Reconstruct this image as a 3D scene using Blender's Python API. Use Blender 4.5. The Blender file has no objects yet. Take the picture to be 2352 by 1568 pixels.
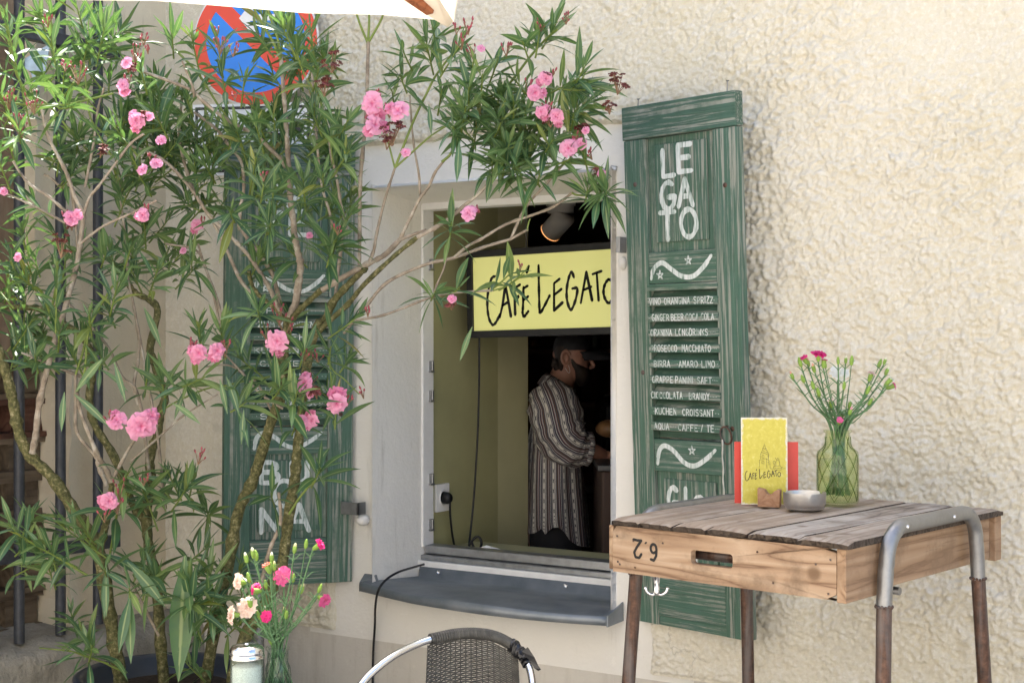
import bpy, bmesh, math, random
import numpy as np
from mathutils import Vector, Matrix, Euler
R=math.radians
scene=bpy.context.scene; C=scene.collection
random.seed(7)

# ------------------------------------------------------------------ camera, sky, sun, exposure
CAM=Vector((0,-4,1.49)); YAW=R(32.7); FP=3267.0; HY=789.0
cd=bpy.data.cameras.new('camera'); cam=bpy.data.objects.new('camera',cd); C.objects.link(cam)
cam.location=CAM; cam.rotation_euler=(R(90),0,YAW)
cd.sensor_width=36; cd.lens=FP/2352*36; cd.shift_y=(HY-784)/2352; cd.clip_end=200
cd.dof.use_dof=True; cd.dof.focus_distance=3.9; cd.dof.aperture_fstop=14
scene.camera=cam
SUN_EL=R(63); SUN_AZ=R(-28)          # azimuth measured from +Y towards +X: the sun stands behind the cafe, to the left
wd=bpy.data.worlds.new("World"); scene.world=wd; wd.use_nodes=True
nt=wd.node_tree; bg=nt.nodes['Background']; sk=nt.nodes.new('ShaderNodeTexSky'); sk.sky_type='NISHITA'; sk.sun_disc=False
sk.sun_elevation=SUN_EL; sk.sun_rotation=SUN_AZ; sk.dust_density=2.5; sk.air_density=1.0; sk.ozone_density=1.0
nt.links.new(sk.outputs[0],bg.inputs[0]); bg.inputs[1].default_value=0.11
sd=bpy.data.lights.new('sun','SUN'); sun=bpy.data.objects.new('sun',sd); C.objects.link(sun)
sd.energy=5.0; sd.angle=R(0.5); sd.color=(1,.96,.90)
sun.rotation_euler=Vector((math.sin(SUN_AZ)*math.cos(SUN_EL),math.cos(SUN_AZ)*math.cos(SUN_EL),math.sin(SUN_EL))).to_track_quat('Z','Y').to_euler()
vs=scene.view_settings; vs.view_transform='Standard'; vs.look='None'; vs.gamma=1; vs.exposure=2.0
scene.cycles.max_bounces=10; scene.cycles.transparent_max_bounces=12; scene.cycles.use_denoising=True

# ------------------------------------------------------------------ photo geometry -> world points
RV=Vector((math.cos(YAW),math.sin(YAW),0)); FV=Vector((-math.sin(YAW),math.cos(YAW),0)); UP=Vector((0,0,1))
def ray(px,py): return FV+RV*((px-1176)/FP)+UP*((HY-py)/FP)
def P(px,py,z): return CAM+ray(px,py)*z
def W(px,py,Y=0.0):
    d=ray(px,py); return CAM+d*((Y-CAM.y)/d.y)
def WX(px,py,X):
    d=ray(px,py); return CAM+d*((X-CAM.x)/d.x)
def WZ(px,py,Z):
    d=ray(px,py); return CAM+d*((Z-CAM.z)/d.z)

# ------------------------------------------------------------------ objects
def tag(o,label=None,cat=None,group=None,kind=None):
    for k,v in (('label',label),('category',cat),('group',group),('kind',kind)):
        if v: o[k]=v
    return o
def empty(name,loc=(0,0,0),rot=(0,0,0)):
    o=bpy.data.objects.new(name,None); o.location=loc; o.rotation_euler=rot; o.empty_display_size=.1; C.objects.link(o); return o
def thing(name,label,cat,loc=(0,0,0),rot=(0,0,0),group=None):
    return tag(empty(name,loc,rot),label,cat,group)
def wm(o):
    m=Matrix.LocRotScale(o.location,o.rotation_euler,o.scale)
    return wm(o.parent)@o.matrix_parent_inverse@m if o.parent else m
class MB:
    def __init__(s): s.v=[];s.f=[];s.uv=[];s.tint=[];s.mi=[];s.sm=[]
    def add(s,vs,fs,uvs=None,t=0.0,mi=0,sm=False):
        b=len(s.v); s.v.extend([tuple(v) for v in vs])
        for k,f in enumerate(fs):
            s.f.append([b+i for i in f]); s.uv.append(uvs[k] if uvs else [(0,0)]*len(f)); s.tint.append(t); s.mi.append(mi); s.sm.append(sm)
    def build(s,name,mat,parent=None,world=False,bevel=0,seg=2):
        """world=True: vertices are world points even though the object is a child"""
        me=bpy.data.meshes.new(name); me.from_pydata(s.v,[],s.f)
        uvl=me.uv_layers.new(name='UVMap'); flat=[c for f in s.uv for p in f for c in p]; uvl.data.foreach_set('uv',flat)
        at=me.attributes.new('tint','FLOAT','FACE'); at.data.foreach_set('value',s.tint)
        mats=mat if isinstance(mat,(list,tuple)) else [mat]
        for m in mats: me.materials.append(m)
        me.polygons.foreach_set('material_index',s.mi); me.polygons.foreach_set('use_smooth',s.sm)
        me.update()
        o=bpy.data.objects.new(name,me); C.objects.link(o)
        if parent:
            o.parent=parent
            if world: o.matrix_parent_inverse=wm(parent).inverted()
        if bevel:
            b=o.modifiers.new('bevel','BEVEL'); b.width=bevel; b.segments=seg; b.limit_method='ANGLE'; b.angle_limit=R(35)
        return o
    def box(s,a,b,t=0,mi=0,M=None):
        (x0,y0,z0),(x1,y1,z1)=a,b
        vs=[Vector(p) for p in ((x0,y0,z0),(x1,y0,z0),(x1,y1,z0),(x0,y1,z0),(x0,y0,z1),(x1,y0,z1),(x1,y1,z1),(x0,y1,z1))]
        if M: vs=[M@v for v in vs]
        s.add(vs,[(0,3,2,1),(4,5,6,7),(0,1,5,4),(1,2,6,5),(2,3,7,6),(3,0,4,7)],t=t,mi=mi)
    def tube(s,pts,rad,n=8,t=0,mi=0,cap=True,sm=True):
        pts=[Vector(p) for p in pts]; m=len(pts)
        if not isinstance(rad,(list,tuple)): rad=[rad]*m
        vs=[];u=None
        for i,p in enumerate(pts):
            d=(pts[min(i+1,m-1)]-pts[max(i-1,0)]).normalized()
            if u is None: u=d.orthogonal().normalized()
            else:
                u=(u-d*u.dot(d)); u=u.normalized() if u.length>1e-6 else d.orthogonal().normalized()
            w=d.cross(u)
            for k in range(n):
                a=2*math.pi*k/n; vs.append(p+(u*math.cos(a)+w*math.sin(a))*rad[i])
        fs=[];uv=[]
        L=[0]
        for i in range(1,m): L.append(L[-1]+(pts[i]-pts[i-1]).length)
        for i in range(m-1):
            for k in range(n):
                fs.append((i*n+k,i*n+(k+1)%n,(i+1)*n+(k+1)%n,(i+1)*n+k)); uv.append([(k/n,L[i]),((k+1)/n,L[i]),((k+1)/n,L[i+1]),(k/n,L[i+1])])
        s.add(vs,fs,uv,t,mi,sm)
        if cap:
            s.add(vs[:n],[tuple(reversed(range(n)))],t=t,mi=mi); s.add(vs[-n:],[tuple(range(n))],t=t,mi=mi)
    def lathe(s,prof,c=(0,0,0),n=32,t=0,mi=0,M=None,closed=False,sm=True,fn=None):
        c=Vector(c);vs=[]
        for (r,z) in prof:
            for k in range(n):
                a=2*math.pi*k/n; rr=r if fn is None else r*fn(a,z)
                p=Vector((rr*math.cos(a),rr*math.sin(a),z)); vs.append((M@p if M else p)+c)
        m=len(prof);fs=[]
        for i in range(m-1 if not closed else m):
            j=(i+1)%m
            for k in range(n): fs.append((i*n+k,i*n+(k+1)%n,j*n+(k+1)%n,j*n+k))
        s.add(vs,fs,t=t,mi=mi,sm=sm)
    def ball(s,c,r,n=8,m=6,t=0,mi=0,M=None):
        c=Vector(c); r=Vector(r) if not isinstance(r,(int,float)) else Vector((r,r,r))
        vs=[]
        for i in range(m+1):
            a=math.pi*i/m
            for k in range(n):
                b=2*math.pi*k/n; p=Vector((math.sin(a)*math.cos(b)*r.x,math.sin(a)*math.sin(b)*r.y,-math.cos(a)*r.z)); vs.append((M@p if M else p)+c)
        fs=[(i*n+k,i*n+(k+1)%n,(i+1)*n+(k+1)%n,(i+1)*n+k) for i in range(m) for k in range(n)]
        s.add(vs,fs,t=t,mi=mi,sm=True)
    def prism(s,poly,y0,y1,M=None,t=0,mi=0,axis='y'):
        """2-D polygon (x,z), counter-clockwise seen from -y, extruded y0..y1"""
        n=len(poly)
        def q(a,b,y): 
            p=Vector((a,y,b)) if axis=='y' else (Vector((a,b,y)) if axis=='z' else Vector((y,a,b)))
            return M@p if M else p
        vs=[q(a,b,y0) for a,b in poly]+[q(a,b,y1) for a,b in poly]
        s.add(vs,[tuple(range(n)),tuple(reversed(range(n,2*n)))]+[((i+1)%n,i,n+i,n+(i+1)%n) for i in range(n)],t=t,mi=mi)
    def ribbon(s,pts,w,nrm,th=0.0,t=0,mi=0):
        """flat painted stroke along pts, lying in the plane with normal nrm, with round-ish ends"""
        pts=[Vector(p) for p in pts]; nrm=Vector(nrm).normalized(); m=len(pts)
        if not isinstance(w,(list,tuple)): w=[w]*m
        for i in range(1,m-1):
            if (pts[i]-pts[i-1]).length>1e-7 and (pts[i+1]-pts[i]).length>1e-7 and (pts[i]-pts[i-1]).angle(pts[i+1]-pts[i])>.8:
                s.ribbon(pts[:i+1],w[:i+1],nrm,th,t,mi); s.ribbon([p-nrm*-.00003 for p in pts[i:]],w[i:],nrm,th,t,mi); return
        d0=(pts[1]-pts[0]).normalized(); d1=(pts[-1]-pts[-2]).normalized()
        pts=[pts[0]-d0*w[0]*.45]+pts+[pts[-1]+d1*w[-1]*.45]; w=[w[0]*.45]+list(w)+[w[-1]*.45]; m+=2
        A=[];B=[]
        for i,p in enumerate(pts):
            d=(pts[min(i+1,m-1)]-pts[max(i-1,0)])
            if d.length<1e-9: d=d0
            sdir=d.normalized().cross(nrm); A.append(p+sdir*w[i]/2+nrm*th); B.append(p-sdir*w[i]/2+nrm*th)
        s.add(A+B,[(i,i+1,m+i+1,m+i) for i in range(m-1)],t=t,mi=mi)
def smooth(pts,k=6,closed=False):
    """Catmull-Rom through pts (tuples of any length)"""
    n=len(pts); out=[]
    pts=[np.array(p,float) for p in pts]
    rng=range(n) if closed else range(n-1)
    for i in rng:
        p0=pts[i-1] if (closed or i>0) else pts[0]*2-pts[1]
        p1=pts[i]; p2=pts[(i+1)%n]; p3=pts[(i+2)%n] if (closed or i+2<n) else p2*2-p1
        for j in range(k):
            t=j/k; out.append(tuple(.5*((2*p1)+(-p0+p2)*t+(2*p0-5*p1+4*p2-p3)*t*t+(-p0+3*p1-3*p2+p3)*t**3)))
    if not closed: out.append(tuple(pts[-1]))
    return out

# ------------------------------------------------------------------ materials
class NM:
    def __init__(s,name):
        s.m=bpy.data.materials.new(name); s.m.use_nodes=True; s.t=s.m.node_tree; s.b=s.t.nodes['Principled BSDF']; s.out=s.t.nodes['Material Output']
    def n(s,ty,**kw):
        x=s.t.nodes.new('ShaderNode'+ty)
        for k,v in kw.items():
            if k in x.inputs.keys(): 
                s.set(x.inputs[k],v)
            else: setattr(x,k,v)
        return x
    def set(s,inp,v):
        if hasattr(v,'is_output') or isinstance(v,bpy.types.NodeSocket): s.t.links.new(v,inp)
        else: inp.default_value=v
    def coord(s,kind='Object',scale=(1,1,1)):
        tc=s.n('TexCoord'); mp=s.n('Mapping'); s.t.links.new(tc.outputs[kind],mp.inputs['Vector']); mp.inputs['Scale'].default_value=scale; return mp.outputs[0]
    def rcoord(s,scale=(1,1,1)):
        v=s.coord('Object',scale); oi=s.n('ObjectInfo'); k=s.math('MULTIPLY',oi.outputs['Random'],83.0); a=s.n('VectorMath',operation='ADD'); cx=s.n('CombineXYZ')
        for i in range(3): s.t.links.new(k,cx.inputs[i])
        s.t.links.new(v,a.inputs[0]); s.t.links.new(cx.outputs[0],a.inputs[1]); return a.outputs[0]
    def noise(s,vec,scale=5,detail=4,rough=.6,dist=0.0):
        x=s.n('TexNoise'); s.t.links.new(vec,x.inputs['Vector']); x.inputs['Scale'].default_value=scale; x.inputs['Detail'].default_value=detail; x.inputs['Roughness'].default_value=rough; x.inputs['Distortion'].default_value=dist; return x.outputs[0]
    def ramp(s,fac,stops,interp='LINEAR'):
        x=s.n('ValToRGB'); s.t.links.new(fac,x.inputs[0]); cr=x.color_ramp; cr.interpolation=interp
        while len(cr.elements)<len(stops): cr.elements.new(.5)
        for e,(p,c) in zip(cr.elements,stops): e.position=p; e.color=(c,c,c,1) if isinstance(c,(int,float)) else (*c,1)
        return x.outputs[0]
    def mix(s,fac,a,b,mode='MIX'):
        x=s.n('Mix',data_type='RGBA',blend_type=mode); s.set(x.inputs[0],fac)
        for i,v in ((6,a),(7,b)):
            s.set(x.inputs[i],v if not isinstance(v,tuple) else (*v[:3],1))
        return x.outputs[2]
    def math(s,op,a,b=0.0):
        x=s.n('Math',operation=op); s.set(x.inputs[0],a); s.set(x.inputs[1],b); return x.outputs[0]
    def bump(s,h,dist=.002,strength=1.0,prev=None):
        x=s.n('Bump'); s.t.links.new(h,x.inputs['Height']); x.inputs['Distance'].default_value=dist; x.inputs['Strength'].default_value=strength
        if prev is not None: s.t.links.new(prev,x.inputs['Normal'])
        s.t.links.new(x.outputs[0],s.b.inputs['Normal']); return x.outputs[0]
    def base(s,v): s.set(s.b.inputs['Base Color'],v if not isinstance(v,tuple) else (*v,1)); return s
    def p(s,**kw):
        for k,v in kw.items(): s.set(s.b.inputs[k.replace('_',' ')],v)
        return s
def plain(name,col,rough=.6,metal=0.0,var=.12,scale=30,bump=0.0,spec=.4,**kw):
    m=NM(name); v=m.coord(); f=m.noise(v,scale,4,.6)
    lo=tuple(c*(1-var) for c in col); hi=tuple(min(1,c*(1+var)) for c in col)
    m.base(m.ramp(f,[(.3,lo),(.7,hi)])).p(Roughness=rough,Metallic=metal); m.b.inputs['Specular IOR Level'].default_value=spec
    if bump: m.bump(f,bump)
    for k,x in kw.items(): m.p(**{k:x})
    return m.m

def m_stucco():
    m=NM('cream_stucco'); v=m.coord()
    big=m.noise(v,1.3,3,.5); fine=m.noise(v,90,4,.6); mid=m.noise(v,9,3,.5)
    c=m.mix(m.ramp(big,[(.35,0),(.7,1)]),(.69,.64,.505),(.745,.70,.585))
    c=m.mix(m.ramp(mid,[(.45,0),(.75,.35)]),c,(.71,.685,.62)); c=m.mix(m.ramp(m.noise(v,130,4,.7),[(.44,.0),(.64,.38)]),c,(.62,.56,.43)); c=m.mix(m.ramp(m.noise(v,75,3,.6),[(.50,.0),(.66,.6)]),c,(.80,.765,.68))
    dirt=m.ramp(m.noise(v,55,2,.5),[(.72,0),(.78,1)]); sel=m.ramp(m.noise(v,3.1,2,.5),[(.55,0),(.75,.35)])
    c=m.mix(m.math('MULTIPLY',dirt,sel),c,(.35,.30,.24))
    vo=m.n('TexVoronoi',feature='DISTANCE_TO_EDGE'); wv=m.n('VectorMath',operation='ADD'); nz=m.n('TexNoise'); nz.inputs['Scale'].default_value=7; nz.inputs['Detail'].default_value=6; m.t.links.new(v,nz.inputs['Vector']); sc_=m.n('VectorMath',operation='SCALE'); m.t.links.new(nz.outputs['Color'],sc_.inputs[0]); sc_.inputs['Scale'].default_value=.25
    m.t.links.new(v,wv.inputs[0]); m.t.links.new(sc_.outputs[0],wv.inputs[1]); m.t.links.new(wv.outputs[0],vo.inputs['Vector']); vo.inputs['Scale'].default_value=1.1
    cr=m.math('MULTIPLY',m.ramp(vo.outputs['Distance'],[(0,1),(.0009,.8),(.0020,0)]),m.ramp(big,[(.56,0),(.64,.32)])); c=m.mix(cr,c,(.20,.17,.13))
    m.base(c).p(Roughness=.8); m.b.inputs['Specular IOR Level'].default_value=.3
    n1=m.bump(fine,.0045); m.bump(m.noise(v,240,3,.75),.0025,1.0,n1); return m.m
def m_plaster(name,a,b,stain=(.35,.31,.25),bs=.002,st=.50):
    m=NM(name); v=m.coord(); big=m.noise(v,2.2,4,.6); f=m.noise(v,60,5,.65); f2=m.noise(v,12,3,.6)
    c=m.mix(m.ramp(big,[(.3,0),(.7,1)]),a,b)
    vs=m.coord('Object',(9,9,1.2)); s=m.ramp(m.noise(vs,1.6,4,.7),[(st,0),(.8,.55)])
    fl=m.ramp(m.noise(m.coord(),19,6,.75,.4),[(.60,0),(.63,.35)]); c=m.mix(fl,c,tuple(k*1.08 for k in b)); c=m.mix(s,c,stain); sp=m.ramp(m.noise(v,140,2,.5),[(.72,0),(.76,.5)]); c=m.mix(sp,c,stain)
    m.base(c).p(Roughness=.75); m.b.inputs['Specular IOR Level'].default_value=.3
    h=m.math('ADD',m.math('MULTIPLY',f,.6),f2); m.bump(h,bs*2); return m.m
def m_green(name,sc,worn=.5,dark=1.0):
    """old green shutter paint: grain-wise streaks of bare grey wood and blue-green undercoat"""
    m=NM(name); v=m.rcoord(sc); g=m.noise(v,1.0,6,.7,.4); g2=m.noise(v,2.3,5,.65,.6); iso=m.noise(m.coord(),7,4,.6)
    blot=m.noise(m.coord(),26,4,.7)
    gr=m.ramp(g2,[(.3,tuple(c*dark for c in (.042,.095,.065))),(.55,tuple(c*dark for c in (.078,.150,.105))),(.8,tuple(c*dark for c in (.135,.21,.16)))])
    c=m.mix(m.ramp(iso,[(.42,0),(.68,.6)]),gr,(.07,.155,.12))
    oi=m.n('ObjectInfo'); iso=m.math('ADD',iso,m.math('MULTIPLY',m.math('SUBTRACT',oi.outputs['Random'],.6),.22))
    wear=m.math('MULTIPLY',m.ramp(g,[(.49,0),(.57,1)]),m.ramp(m.math('ADD',iso,m.math('MULTIPLY',blot,.35)),[(worn-.02,0),(worn+.22,.8)]))
    c=m.mix(wear,c,(.36,.36,.31))
    crack=m.ramp(g,[(.24,1),(.31,0)]); c=m.mix(m.math('MULTIPLY',crack,.65),c,(.015,.02,.016))
    m.base(c).p(Roughness=m.ramp(g2,[(.3,.45),(.7,.75)])); m.b.inputs['Specular IOR Level'].default_value=.35
    m.bump(m.math('SUBTRACT',g2,m.math('MULTIPLY',wear,.5)),.0022); return m.m
def m_wood(name,sc,cols,rough=.75,bump=.003,knots=True,ring=5.0,greyamt=.0):
    m=NM(name); v=m.rcoord(sc)
    w=m.noise(v,1.0,2,.4,.5); fine=m.noise(m.rcoord(tuple(s*3.2 for s in sc)),1.0,4,.7,.3)
    x=m.math('ADD',m.math('MULTIPLY',w,ring),m.math('MULTIPLY',fine,.5)); fr=m.math('FRACT',x)
    tri=m.math('ABSOLUTE',m.math('SUBTRACT',fr,.5))
    c=m.ramp(m.math('MULTIPLY',tri,2.0),[(.0,cols[0]),(.10,tuple(a*.4+b*.6 for a,b in zip(cols[0],cols[1]))),(.35,cols[1]),(1,cols[2])])
    if greyamt:
        c=m.mix(m.ramp(m.noise(m.coord(),5,4,.6),[(.35,0),(.65,greyamt)]),c,(.33,.30,.27))
    c=m.mix(m.ramp(fine,[(.25,.75),(.38,0)]),c,tuple(k*.25 for k in cols[0]))
    if knots:
        vo=m.n('TexVoronoi'); m.t.links.new(m.rcoord((8,8,8)),vo.inputs['Vector']); vo.inputs['Scale'].default_value=1.0
        k=m.ramp(vo.outputs['Distance'],[(.0,1),(.09,.9),(.17,0)]); c=m.mix(m.math('MULTIPLY',k,.8),c,(.09,.045,.02))
        st=m.ramp(m.noise(m.rcoord((7,7,7)),1.0,5,.7),[(.48,0),(.66,.75)]); c=m.mix(st,c,tuple(k_*.38 for k_ in cols[1]))
    oi=m.n('ObjectInfo'); c=m.mix(m.math('MULTIPLY',oi.outputs['Random'],.60),c,(.42,.30,.20) if greyamt else cols[1])
    m.base(c).p(Roughness=rough); m.b.inputs['Specular IOR Level'].default_value=.3
    m.bump(m.math('ADD',m.math('MULTIPLY',tri,.6),fine),bump); return m.m
def m_rust():
    m=NM('rusty_steel'); v=m.coord(); f=m.noise(v,45,6,.7); st=m.noise(m.coord('Object',(25,25,1.5)),1.5,4,.6)
    c=m.ramp(f,[(.28,(.03,.02,.017)),(.5,(.095,.047,.03)),(.7,(.17,.09,.058))]); c=m.mix(m.ramp(st,[(.42,0),(.6,.75)]),c,(.15,.135,.13))
    m.base(c).p(Roughness=.48,Metallic=.35); m.bump(f,.0008); return m.m
def m_galv(name='galvanised_steel',col=(.40,.41,.42),rough=.33):
    m=NM(name); f=m.noise(m.coord(),40,5,.6); g=m.noise(m.coord(),160,2,.5)
    m.base(m.ramp(f,[(.35,tuple(c*.78 for c in col)),(.65,col)])).p(Roughness=m.ramp(f,[(.3,rough-.08),(.7,rough+.12)]),Metallic=.9); m.bump(g,.0003); return m.m
def m_leaf():
    m=NM('oleander_leaf'); uv=m.n('UVMap'); sep=m.n('SeparateXYZ'); m.t.links.new(uv.outputs[0],sep.inputs[0])
    d=m.math('ABSOLUTE',m.math('SUBTRACT',sep.outputs[0],.5)); rib=m.ramp(d,[(.0,1),(.045,.85),(.10,0)])
    at=m.n('Attribute',attribute_name='tint'); f=m.noise(m.coord(),35,3,.6)
    g=m.ramp(at.outputs['Fac'],[(0,(.038,.10,.045)),(.30,(.075,.165,.062)),(.60,(.15,.25,.075)),(.80,(.24,.30,.07)),(.90,(.30,.30,.03)),(1,(.42,.28,.12))])
    g=m.mix(m.ramp(f,[(.35,0),(.7,.35)]),g,(.03,.11,.075))
    ribc=m.mix(.35,g,(.42,.50,.20)); c=m.mix(m.math('MULTIPLY',rib,.85),g,(.36,.44,.18))
    geo=m.n('NewGeometry'); c=m.mix(m.math('MULTIPLY',geo.outputs['Backfacing'],.3),c,(.13,.22,.10))
    m.base(c).p(Roughness=.40); m.b.inputs['Specular IOR Level'].default_value=.7
    tr=m.n('BsdfTranslucent'); m.set(tr.inputs[0],m.mix(.6,c,(.16,.32,.03))); ms=m.n('MixShader'); ms.inputs[0].default_value=.24
    m.t.links.new(m.b.outputs[0],ms.inputs[1]); m.t.links.new(tr.outputs[0],ms.inputs[2]); m.t.links.new(ms.outputs[0],m.out.inputs[0]); return m.m
def m_bark(name,cols,sc=35):
    m=NM(name); f=m.noise(m.coord(),sc,6,.72); g=m.noise(m.coord(),6,3,.6); h=m.noise(m.coord('Object',(90,90,25)),1,3,.6)
    c=m.ramp(f,[(.36,cols[0]),(.48,cols[1]),(.57,cols[2]),(.66,cols[3])]); c=m.mix(m.ramp(g,[(.4,0),(.7,.45)]),c,cols[1])
    m.base(c).p(Roughness=.8); m.bump(m.math('ADD',f,h),.004); return m.m
def m_petal(name,a,b,trn=.3):
    m=NM(name); uv=m.n('UVMap'); sep=m.n('SeparateXYZ'); m.t.links.new(uv.outputs[0],sep.inputs[0])
    c=m.ramp(sep.outputs[1],[(0,a),(.75,b),(1,tuple(min(1,k*1.05) for k in b))]); at=m.n('Attribute',attribute_name='tint')
    c=m.mix(m.math('MULTIPLY',at.outputs['Fac'],.5),c,a)
    m.base(c).p(Roughness=.55); m.b.inputs['Specular IOR Level'].default_value=.25
    tr=m.n('BsdfTranslucent'); m.set(tr.inputs[0],c); ms=m.n('MixShader'); ms.inputs[0].default_value=trn
    m.t.links.new(m.b.outputs[0],ms.inputs[1]); m.t.links.new(tr.outputs[0],ms.inputs[2]); m.t.links.new(ms.outputs[0],m.out.inputs[0]); return m.m
def m_glass(name,col,rough=.03,ior=1.45,bump=False):
    m=NM(name); tr=m.n('BsdfTransparent'); tr.inputs[0].default_value=(*col,1); gl=m.n('BsdfGlossy'); gl.inputs['Roughness'].default_value=rough
    fr=m.n('Fresnel'); fr.inputs[0].default_value=ior; rf=m.n('BsdfRefraction'); rf.inputs[0].default_value=(*col,1); rf.inputs['IOR'].default_value=1.12; rf.inputs['Roughness'].default_value=.02
    m0=m.n('MixShader'); m0.inputs[0].default_value=.12; m.t.links.new(tr.outputs[0],m0.inputs[1]); m.t.links.new(rf.outputs[0],m0.inputs[2])
    lw=m.n('LayerWeight'); lw.inputs[0].default_value=.5; ms=m.n('MixShader'); m.t.links.new(m.math('ADD',m.math('MULTIPLY',m.math('POWER',lw.outputs['Facing'],3.5),.55),.035),ms.inputs[0]); m.t.links.new(m0.outputs[0],ms.inputs[1]); m.t.links.new(gl.outputs[0],ms.inputs[2]); m.t.links.new(ms.outputs[0],m.out.inputs[0]); return m.m
M={}
M['stucco']=m_stucco()
M['surround']=m_plaster('grey_plaster',(.74,.715,.655),(.79,.765,.71),st=.60)
M['plinth']=m_plaster('plinth_plaster',(.55,.515,.455),(.63,.595,.53),bs=.002)
M['sideplaster']=m_plaster('side_plaster',(.64,.56,.42),(.76,.69,.54),stain=(.25,.20,.15),st=.62)
M['brownplaster']=m_plaster('brown_plaster',(.17,.12,.08),(.22,.16,.11),bs=.001)
M['concrete']=m_plaster('old_concrete',(.26,.24,.20),(.40,.37,.31),stain=(.10,.10,.07),bs=.006,st=.45)
M['gv']=m_green('green_paint_vertical',(110,110,2.6),.50)
M['gh']=m_green('green_paint_horizontal',(2.6,110,110),.46)
M['gtop']=m_green('green_paint_top_board',(3,90,90),.40,.85)
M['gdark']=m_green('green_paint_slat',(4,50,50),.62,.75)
M['chalk']=(lambda m:(m.base(m.ramp(m.noise(m.coord('Object',(140,140,14)),1,4,.6),[(.33,(.12,.20,.15)),(.43,(.48,.55,.51)),(.58,(.70,.73,.71))])).p(Roughness=.8),m.m)[1])(NM('white_brush_paint'))
M['plank']=m_wood('weathered_plank',(34,1.6,34),[(.12,.09,.07),(.40,.325,.255),(.58,.52,.45)],bump=.004,greyamt=.5,ring=3)
M['crate']=m_wood('old_crate_wood',(1.1,17,17),[(.14,.075,.045),(.37,.25,.16),(.48,.355,.25)],bump=.0015,ring=6)
M['crateside']=m_wood('old_crate_side',(17,1.1,17),[(.13,.07,.04),(.36,.235,.145),(.46,.33,.22)],bump=.0015,ring=6)
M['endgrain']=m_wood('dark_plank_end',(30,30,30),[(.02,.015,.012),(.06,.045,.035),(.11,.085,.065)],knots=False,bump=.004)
M['pallet']=m_wood('pallet_wood',(14,1.4,14),[(.07,.05,.035),(.13,.098,.068),(.19,.145,.10)],bump=.002)
M['redpallet']=m_wood('pallet_red_wood',(14,1.4,14),[(.05,.02,.014),(.10,.045,.03),(.15,.075,.05)],bump=.002)
M['rust']=m_rust(); M['galv']=m_galv(col=(.34,.345,.35),rough=.42); M['zinc']=(lambda m:(m.base(m.ramp(m.noise(m.coord(),7,5,.6),[(.3,(.15,.175,.195)),(.7,(.27,.295,.32))])).p(Roughness=.42,Metallic=.45),m.m)[1])(NM('painted_zinc_sill'))
M['alu']=m_galv('grey_aluminium',(.42,.43,.44),.4); M['chrome']=plain('chrome',(.75,.76,.78),.12,1.0,var=.05)
M['steel']=plain('brushed_steel',(.52,.51,.50),.40,1.0,var=.08,scale=60)
M['whitepaint']=plain('white_paint',(.82,.81,.79),.45,var=.04)
M['iron']=plain('grey_iron_paint',(.045,.05,.06),.45,var=.25,scale=40,bump=.0005)
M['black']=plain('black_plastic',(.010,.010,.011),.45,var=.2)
M['blackframe']=plain('black_sign_frame',(.012,.012,.013),.38,var=.3)
M['olive']=plain('olive_wall_paint',(.38,.365,.185),.7,var=.08,scale=5)
M['olived']=plain('olive_wall_paint_pale',(.45,.43,.25),.7,var=.06,scale=5)
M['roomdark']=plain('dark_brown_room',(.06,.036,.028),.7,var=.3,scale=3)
M['leaf']=m_leaf()
M['bark']=m_bark('oleander_bark',[(.035,.035,.014),(.10,.10,.032),(.19,.17,.07),(.42,.37,.22)],75)
M['twig']=m_bark('oleander_twig',[(.17,.135,.10),(.30,.245,.185),(.40,.345,.275),(.52,.48,.41)],20)
M['stem']=plain('green_stem',(.16,.22,.045),.45,var=.25,scale=12)
M['pink']=m_petal('oleander_petal',(.66,.12,.27),(.82,.40,.58))
M['bud']=plain('oleander_bud',(.30,.06,.075),.4,var=.5,scale=90)
M['budstem']=plain('oleander_bud_stalk',(.22,.13,.07),.5,var=.2)
M['wilt']=plain('wilted_petal',(.20,.055,.05),.7,var=.7,scale=60)
# ------------------------------------------------------------------ ground
g=MB(); g.box((-40,-40,-.5),(40,3,0)); 
def m_paving():
    m=NM('stone_paving'); v=m.coord('Object',(1,1,1)); br=m.n('TexBrick'); m.t.links.new(v,br.inputs['Vector']); br.inputs['Scale'].default_value=5
    br.inputs['Mortar Size'].default_value=.03
    br.inputs['Color1'].default_value=(.55,.51,.44,1); br.inputs['Color2'].default_value=(.48,.44,.39,1); br.inputs['Mortar'].default_value=(.16,.14,.12,1)
    m.base(m.mix(m.math('MULTIPLY',m.noise(m.coord(),8,4,.6),.5),br.outputs['Color'],(.3,.27,.23))).p(Roughness=.8); m.bump(br.outputs['Fac'],.004); return m.m
tag(g.build('ground',m_paving()),kind='structure')

# ------------------------------------------------------------------ cafe building
OX0,OX1,OZ0,OZ1=-3.147,-2.184,.62,2.04       # window opening in the wall plane Y=0
SX0,SX1,SZ0,SZ1=-3.325,-2.042,.454,2.19      # smooth plaster surround
CORN=-4.19
bld=thing('cafe_building','cream roughcast building with a smooth grey surround round its open serving window','building',(-2.6,.3,0))
rs=np.random.RandomState(3); LAT=rs.rand(256,256)
def vn(x,y,o=0):
    x=x+o*17.3; y=y+o*9.1; xi=np.floor(x).astype(int); yi=np.floor(y).astype(int); fx=x-xi; fy=y-yi
    fx=fx*fx*fx*(fx*(fx*6-15)+10); fy=fy*fy*fy*(fy*(fy*6-15)+10)
    a=LAT[xi%256,yi%256];b=LAT[(xi+1)%256,yi%256];c=LAT[xi%256,(yi+1)%256];d=LAT[(xi+1)%256,(yi+1)%256]
    return (a*(1-fx)+b*fx)*(1-fy)+(c*(1-fx)+d*fx)*fy
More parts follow.
